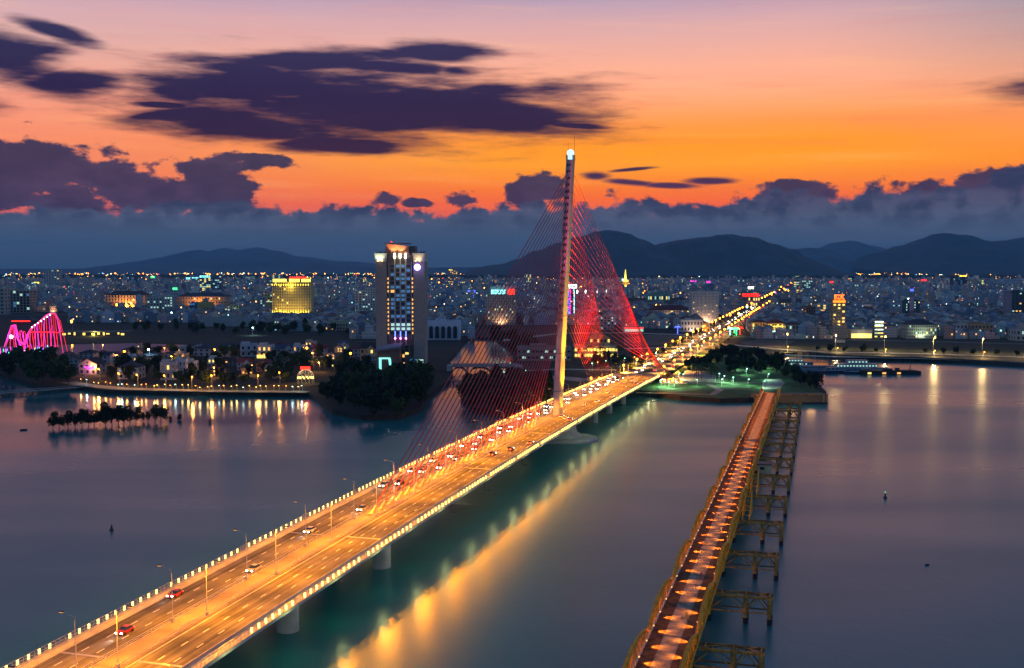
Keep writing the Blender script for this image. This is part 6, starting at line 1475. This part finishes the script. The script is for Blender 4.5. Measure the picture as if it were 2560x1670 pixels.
# ------------------------------------------------------------------ fairground at the left
fr = empty('roller_coaster', G(80, 882, LZ), label='fairground coaster with pink and red lit columns and a steep lift hill', cat='ride'); o0 = fr.location.copy()
def FP(u, v): p = AT(u, v, o0.y); return p - o0
steel_r = glow('red_glow_steel', (1, .02, .04), .9); steel_p = glow('pink_glow_steel', (1, .06, .35), 1.0); steel_m = glow('magenta_glow_steel', (.7, .04, .7), .8)  # steel emits by itself in place of LED light falling on it
trk = [(10, 868), (28, 814), (36, 812), (44, 850), (60, 862), (70, 832), (82, 815), (95, 806), (115, 788), (124, 783), (136, 784), (144, 800), (150, 830)]
P = [FP(u, v) for u, v in trk]
for dy in (0, 3): MB().path([p + Vector((0, dy, 0)) for p in P], .32, 5).obj('track', steel_p, fr)
for i, (u, v, ub) in enumerate(((28, 814, 24), (34, 812, 42), (44, 830, 50), (50, 826, 54), (58, 828, 62), (66, 836, 70), (76, 820, 74), (86, 812, 90), (94, 806, 96), (103, 798, 104), (112, 790, 108), (121, 784, 130), (130, 784, 126), (137, 786, 146), (147, 800, 157))):
    p, q = FP(u, v), FP(ub, 866 if u > 70 else 870); q.z = 0
    MB().tube(q, p, .3, .24, 6).obj('column', (steel_r if i % 3 == 0 or u > 125 else steel_p if i % 3 == 1 else steel_m), fr)
    MB().tube(q + Vector((3, 4, 0)), p + Vector((0, 3, 0)), .24, .2, 6).obj('column', (steel_m if i % 2 else steel_r), fr)
MB().tube(FP(76, 830), FP(152, 831), .5, n=5).obj('beam', steel_r, fr)
for k in range(7): MB().ball(FP(80 + k * 7.5, 818 - k * 5.2), .7).obj('lamp', M_neon_w, fr)
ra = random.Random(9)
for k in range(26):
    m = ra.choice((M_neon_b, M_neon_g, M_neon_r, M_neon_m)); p = FP(2 + k * 5.6, 866); p.z = 0; p.y = ra.uniform(-8, 2)
    MB().tube(p, p + Vector((0, 0, ra.uniform(4, 9))), .9, .05, 6).obj('light_cone', m, fr)
MB().ball(FP(28, 842), 1.8).obj('lamp', glow('blue_white_spot', (.35, .45, 1), 18), fr)
for k in range(4): lamp_at('light', FP(20 + k * 36, 840) + Vector((0, -6, 0)), 9000, ((.6, .1, 1), (1, .1, .6), (1, .05, .1), (1, .05, .2))[k], 1, fr)
pv = empty('pavilion', G(62, 812, LZ), label='dark roofed fairground hall edged by a red neon band', cat='pavilion')
MB().box(-14, 14, -9, 9, 0, 6).obj('wall', wallmat((.08, .05, .08)), pv); MB().poly([(-17, -11, 6), (17, -11, 6), (17, 11, 6), (-17, 11, 6), (-7, 0, 13), (7, 0, 13)], [(0, 1, 5, 4), (1, 2, 5), (2, 3, 4, 5), (3, 0, 4), (3, 2, 1, 0)]).obj('roof', M_dark, pv)
MB().box(-14, 13, -11.4, -11.05, 5.2, 6.6).obj('neon_band', M_neon_r, pv)
gh = G(243, 838, LZ); hl = empty('market_hall', gh, label='long low open hall with yellow lit bays beyond the fairground', cat='hall')
MB().box(-42, 42, -8, 8, 4.2, 5.4).obj('roof', roofmat((.1, .12, .13)), hl)
for k in (0, 1, 2, 4, 6, 7, 8, 9, 11, 12): MB().box(-40 + k * 6 + k % 3, -36 + k * 6, -7.5, -7, .5 + k % 2, 2.9 + k % 3 * .5).obj('lit_bay', M_lit_y, hl)
lamp_at('light', (0, -12, 4), 9000, (1, .75, .15), 1, hl)

# ------------------------------------------------------------------ boardwalk at the left, arched creek bridge, sheet-pile wall, boats
bw = empty('boardwalk', G(0, 985, 0), label='narrow wooden boardwalk on piles crossing to the left point', cat='boardwalk'); o0 = bw.location.copy()
A_, C_ = G(-120, 992, 2.2), G(216, 966, 2.2); dv = (C_ - A_); ln = dv.length; an = math.atan2(dv.y, dv.x); M = Matrix.Translation(A_ - o0) @ Matrix.Rotation(an, 4, 'Z')
MB().box(0, ln, -2, 2, -.4, 0, 0, M).obj('deck', mat('grey_planks', (.2, .2, .2), .8), bw); b = MB(); r1 = MB()
k = 0.0
while k < ln: b.tube(M @ Vector((k, -1.8, -3)), M @ Vector((k, -1.8, -.4)), .2, n=5); b.tube(M @ Vector((k, 1.8, -3)), M @ Vector((k, 1.8, -.4)), .2, n=5); r1.tube(M @ Vector((k, -1.95, 0)), M @ Vector((k, -1.95, 1.1)), .06, n=4); r1.tube(M @ Vector((k, 1.95, 0)), M @ Vector((k, 1.95, 1.1)), .06, n=4); k += 4
for y_ in (-1.95, 1.95): r1.tube(M @ Vector((0, y_, 1.1)), M @ Vector((ln, y_, 1.1)), .07, n=4)
b.obj('piles', M_black, bw); r1.obj('railing', M_steel, bw)
ab = empty('arch_bridge', G(1210, 935, 0), label='small white road bridge on three low arches over the creek', cat='bridge'); o0 = ab.location.copy(); mpp = (G(1211, 935, 0) - G(1210, 935, 0)).x
wa = wallmat((.36, .33, .31)); x0, x1 = -80 * mpp, 84 * mpp
MB().box(x0, x1, -6, 6, 6.2, 7.2).obj('deck', wa, ab); MB().box(x0, x1, -6.3, -6, 7.0, 8.2).obj('parapet', wa, ab); MB().box(x0, x1, 6, 6.3, 7.0, 8.2).obj('parapet', wa, ab)
for c0, hw in ((-62, 18), (0 - 10, 27), (46, 26)):
    b = MB(); n = 14; V = []
    for i in range(n + 1): q = -1 + 2 * i / n; V += [((c0 + q * hw) * mpp, yy, z_) for yy in (-5.5, 5.5) for z_ in (.6 + 5.2 * math.sqrt(max(0, 1 - q * q)) - .7, .6 + 5.4 * math.sqrt(max(0, 1 - q * q)))]
    b.poly(V, [(i * 4 + a, i * 4 + c, (i + 1) * 4 + c, (i + 1) * 4 + a) for i in range(n) for a, c in ((0, 1), (1, 3), (3, 2), (2, 0))]); b.obj('arch', mat('dark_arch', (.07, .06, .06), .8), ab)
for c0 in (-42, 18): MB().box((c0 - 2) * mpp, (c0 + 2) * mpp, -5.8, 5.8, -1, 6.2).obj('pier', wa, ab)
MB().box(x0 - 4, x0, -7, 7, -1, 7.2).obj('abutment', wa, ab); MB().box(x1, x1 + 4, -7, 7, -1, 7.2).obj('abutment', wa, ab)
lwb = empty('pipe_footbridge', G(1210, 960, 0), label='low dark pipe bridge crossing the creek below the arched bridge', cat='footbridge')
MB().box(-78 * mpp, 66 * mpp, -1.4, 1.4, 1.8, 2.5).obj('deck', M_dark, lwb)
for k in range(6): MB().box(-70 * mpp + k * 24 * mpp - .5, -70 * mpp + k * 24 * mpp + .5, -1, 1, -1, 1.8).obj('pile', M_black, lwb)
sw = empty('sheet_pile_wall', G(1970, 1006, 0), label='yellow corrugated sheet-pile wall at the end of the footbridge', cat='wall'); o0 = sw.location.copy()
A_, C_ = G(1880, 1004, 0) - o0, G(2066, 1008, 0) - o0; b = MB(); n = 62; V = []
for i in range(n + 1):
    p = A_.lerp(C_, i / n); off = -.5 if (i // 2) % 2 else 0; V += [(p.x, p.y - 2.4 + off, 0.8), (p.x, p.y - 2.4 + off, 5.6)]
b.poly(V, [(i * 2, i * 2 + 2, i * 2 + 3, i * 2 + 1) for i in range(n)]); b.obj('corrugated_face', mat('ochre_sheet_pile', (.42, .27, .10), .7, .1, .4, .3), sw)
MB().box(A_.x, C_.x, min(A_.y, C_.y) - 2.3, max(A_.y, C_.y) + 3, -1, 5.55).obj('wall_core', wallmat((.2, .14, .07)), sw); MB().box(A_.x - .3, C_.x + .5, min(A_.y, C_.y) - 3.2, min(A_.y, C_.y) - 2.0, 5.56, 6.0).obj('coping', M_rust, sw)
MB().box(A_.x, C_.x, min(A_.y, C_.y) - 3.4, min(A_.y, C_.y) - 2.3, -1, .9).obj('wet_footing', M_black, sw)
for k in range(3):
    p = G(1915 + k * 50, 1012, 0); lamp_at('wall_light', (p.x - o0.x, p.y - o0.y - 12, 5), 900, (1, .5, .15), 3, sw)  # added fill lights without fixtures, standing over the water to brighten the wall
# embankment wall of the far bank
ew = MB(); pts = [G(u, v + 1, 0) for u, v in ((1990, 887), (2160, 900), (2300, 903), (2560, 917), (2900, 930))]
for p, q in zip(pts[:-1], pts[1:]):
    ew.poly([p + Vector((0, -.3, -1)), q + Vector((0, -.3, -1)), q + Vector((0, -.3, 4.2)), p + Vector((0, -.3, 4.2)), p + Vector((0, .5, 4.2)), q + Vector((0, .5, 4.2)), p + Vector((0, .5, -1)), q + Vector((0, .5, -1))], [(0, 1, 2, 3), (3, 2, 5, 4), (4, 5, 7, 6)])
    n = int((q - p).length / 7)
    for i in range(n): c = p.lerp(q, i / n); ew.box(c.x - .5, c.x + .5, c.y - 1.2, c.y - .3, -1, 3.6)
ewo = ew.obj('embankment_wall', mat('dark_quay_concrete', (.06, .055, .05), .8), label='long dark concrete embankment wall with ribs on the far bank at right', cat='wall')
rl = MB()
for p, q in zip(pts[:-1], pts[1:]):
    rl.tube(p + Vector((0, .2, 5.3)), q + Vector((0, .2, 5.3)), .07, n=4); n = int((q - p).length / 5)
    for i in range(n): c = p.lerp(q, i / n); rl.tube(c + Vector((0, .2, 4.2)), c + Vector((0, .2, 5.3)), .06, n=4)
rl.obj('railing', M_steel, ewo)
def hull(l, w, h, name, m, parent, x=0, z=0):
    b = MB(); st = [(-l / 2, .8), (-l * .3, 1), (l * .2, 1), (l * .38, .7), (l / 2, .05)]; V = []
    for px_, k_ in st: V += [(x + px_, -w / 2 * k_ * .75, z - .6), (x + px_, w / 2 * k_ * .75, z - .6), (x + px_, w / 2 * k_, z + h + (px_ > l * .3) * .6), (x + px_, -w / 2 * k_, z + h + (px_ > l * .3) * .6)]
    b.poly(V, [(i * 4 + j, i * 4 + (j + 1) % 4, (i + 1) * 4 + (j + 1) % 4, (i + 1) * 4 + j) for i in range(4) for j in range(4)] + [(3, 2, 1, 0), (16, 17, 18, 19)]); return b.obj(name, m, parent)
navy = mat('blue_hull_paint', (.03, .06, .12), .4); whb = mat('white_boat_paint', (.22, .25, .30), .4)
def boat(u, v, l, w, h, label, hm, decks, rz=0, lit=None, mast=True):
    r = empty('boat', G(u, v, 0), rz, label=label, cat='boat'); r.scale = (1, 1, 1.15); hull(l, w, h, 'hull', hm, r); z = h
    for k, (a, c, hh) in enumerate(decks):
        MB().box(a * l, c * l, -w * .36, w * .36, z + .01, z + hh).obj('cabin', whb, r)
        n = max(2, int((c - a) * l / 2.5))
        for i in range(n): q = a * l + (c - a) * l * (i + .5) / n; inst('window', win_mesh(1.3, hh * .4, lit or M_glass, (lit or M_glass).name), r, (q, -w * .36 - .05, z + hh * .6))
        z += hh; MB().box(a * l - .4, c * l + .4, -w * .4, w * .4, z, z + .2).obj('roof', whb, r); z += .2
    if mast: MB().tube((0, 0, z), (0, 0, z + 4), .1, n=5).obj('mast', M_dark, r)
    return r
boat(1990, 921, 26, 8, 2, 'two-deck ferry with green-white lit windows moored nearest the trees', navy, [(-.42, .35, 2.6), (-.3, .2, 2.3)], 0, M_lit_c)
boat(2062, 921, 44, 7, 2.2, 'long dark blue cargo vessel with raised square bow', navy, [(-.45, -.25, 2.6)], .03)
boat(2032, 928, 24, 6, 1.8, 'white coach-like passenger boat with one row of dark windows', whb, [(-.42, .36, 2.2)], .02)
boat(2075, 932, 32, 7, 1.6, 'pale blue patrol boat with low wheelhouse', navy, [(-.1, .2, 2.4)], -.02)
boat(2150, 927, 46, 9, 2.2, 'large white cruise boat with rounded upper deck and long lit windows', whb, [(-.45, .3, 2.8), (-.25, .12, 2.6)], 0, M_lit_c)
boat(2160, 934, 34, 7, 1.6, 'dark blue workboat in front of the cruise boat', navy, [(-.05, .15, 2.2)], .03)
pt = empty('pontoon', G(2232, 936, 0), .02, label='long black floating pontoon with lit openings stretching right of the boats', cat='pontoon')
MB().box(-26, 18, -4, 4, -.5, 3.6).obj('float', M_black, pt); MB().poly([(18, -4, -.5), (22, -3, -.5), (22, 3, -.5), (18, 4, -.5), (18, -4, 3.6), (22, -3, 2.8), (22, 3, 2.8), (18, 4, 3.6)], [(0, 1, 5, 4), (1, 2, 6, 5), (2, 3, 7, 6), (4, 5, 6, 7)]).obj('bow', M_black, pt)
for k in range(3): MB().box(-22 + k * 12, -19 + k * 12, -4.15, -4.01, .7, 2.1).obj('lit_opening', M_lit_y if k == 0 else M_lit_w, pt)
b = MB(); b.tube((14, 0, 3.6), (14, 0, 8.5), .5, .1, 6); b.box(-8, -1, -1.5, 1.5, 3.61, 5.0); b.box(2, 5, -1.2, 1.2, 3.61, 5.4); b.obj('deck_gear', M_dark, pt)
MB().box(-30, 30, -1.5, 1.5, -.4, .5).obj('jetty', M_black, None, G(2030, 934, 0), .02, label='low dark floating jetty beneath the moored boats', cat='jetty')
# neon-lit ornaments at the junction and a small fountain
for u, v, m, lab in ((1825, 838, M_neon_c, 'cyan lit artificial palm at the junction'), (1836, 839, M_neon_g, 'left green lit artificial palm at the junction'), (1841, 838, M_neon_g, 'right green lit artificial palm at the junction'), (1850, 836, M_neon_r, 'red lit arch ornament at the junction'), (1694, 834, M_neon_b, 'blue lit fountain sculpture near the white corner house')):
    o = empty('light_ornament', G(u, v, LZ), label=lab, cat='ornament'); MB().tube((0, 0, 0), (0, 0, 8), .5, .35, 6).obj('stem', m, o); b = MB()
    for k in range(7): a = k * .9; b.path([(0, 0, 8), (math.cos(a) * 2, math.sin(a) * 2, 9.4), (math.cos(a) * 4, math.sin(a) * 4, 7.4)], .22, 4)
    b.obj('frond', m, o); lamp_at('light', (0, -4, 5), 1500, m.node_tree.nodes['Principled BSDF'].inputs['Emission Color'].default_value[:3], 1, o)

# ------------------------------------------------------------------ evening haze over the whole plain
hz = MB(); hz.box(-26000, 26000, -500, 27000, -1.0, 640)
M_haze = bpy.data.materials.new('haze'); M_haze.use_nodes = True; t = M_haze.node_tree; t.nodes.clear()
pvn = t.nodes.new('ShaderNodeVolumePrincipled'); pvn.inputs['Color'].default_value = (.30, .60, .84, 1); pvn.inputs['Density'].default_value = 3.8e-5; pvn.inputs['Anisotropy'].default_value = 0.0
ho = t.nodes.new('ShaderNodeOutputMaterial'); t.links.new(pvn.outputs[0], ho.inputs['Volume'])
hz.obj('haze', M_haze, kind='stuff')
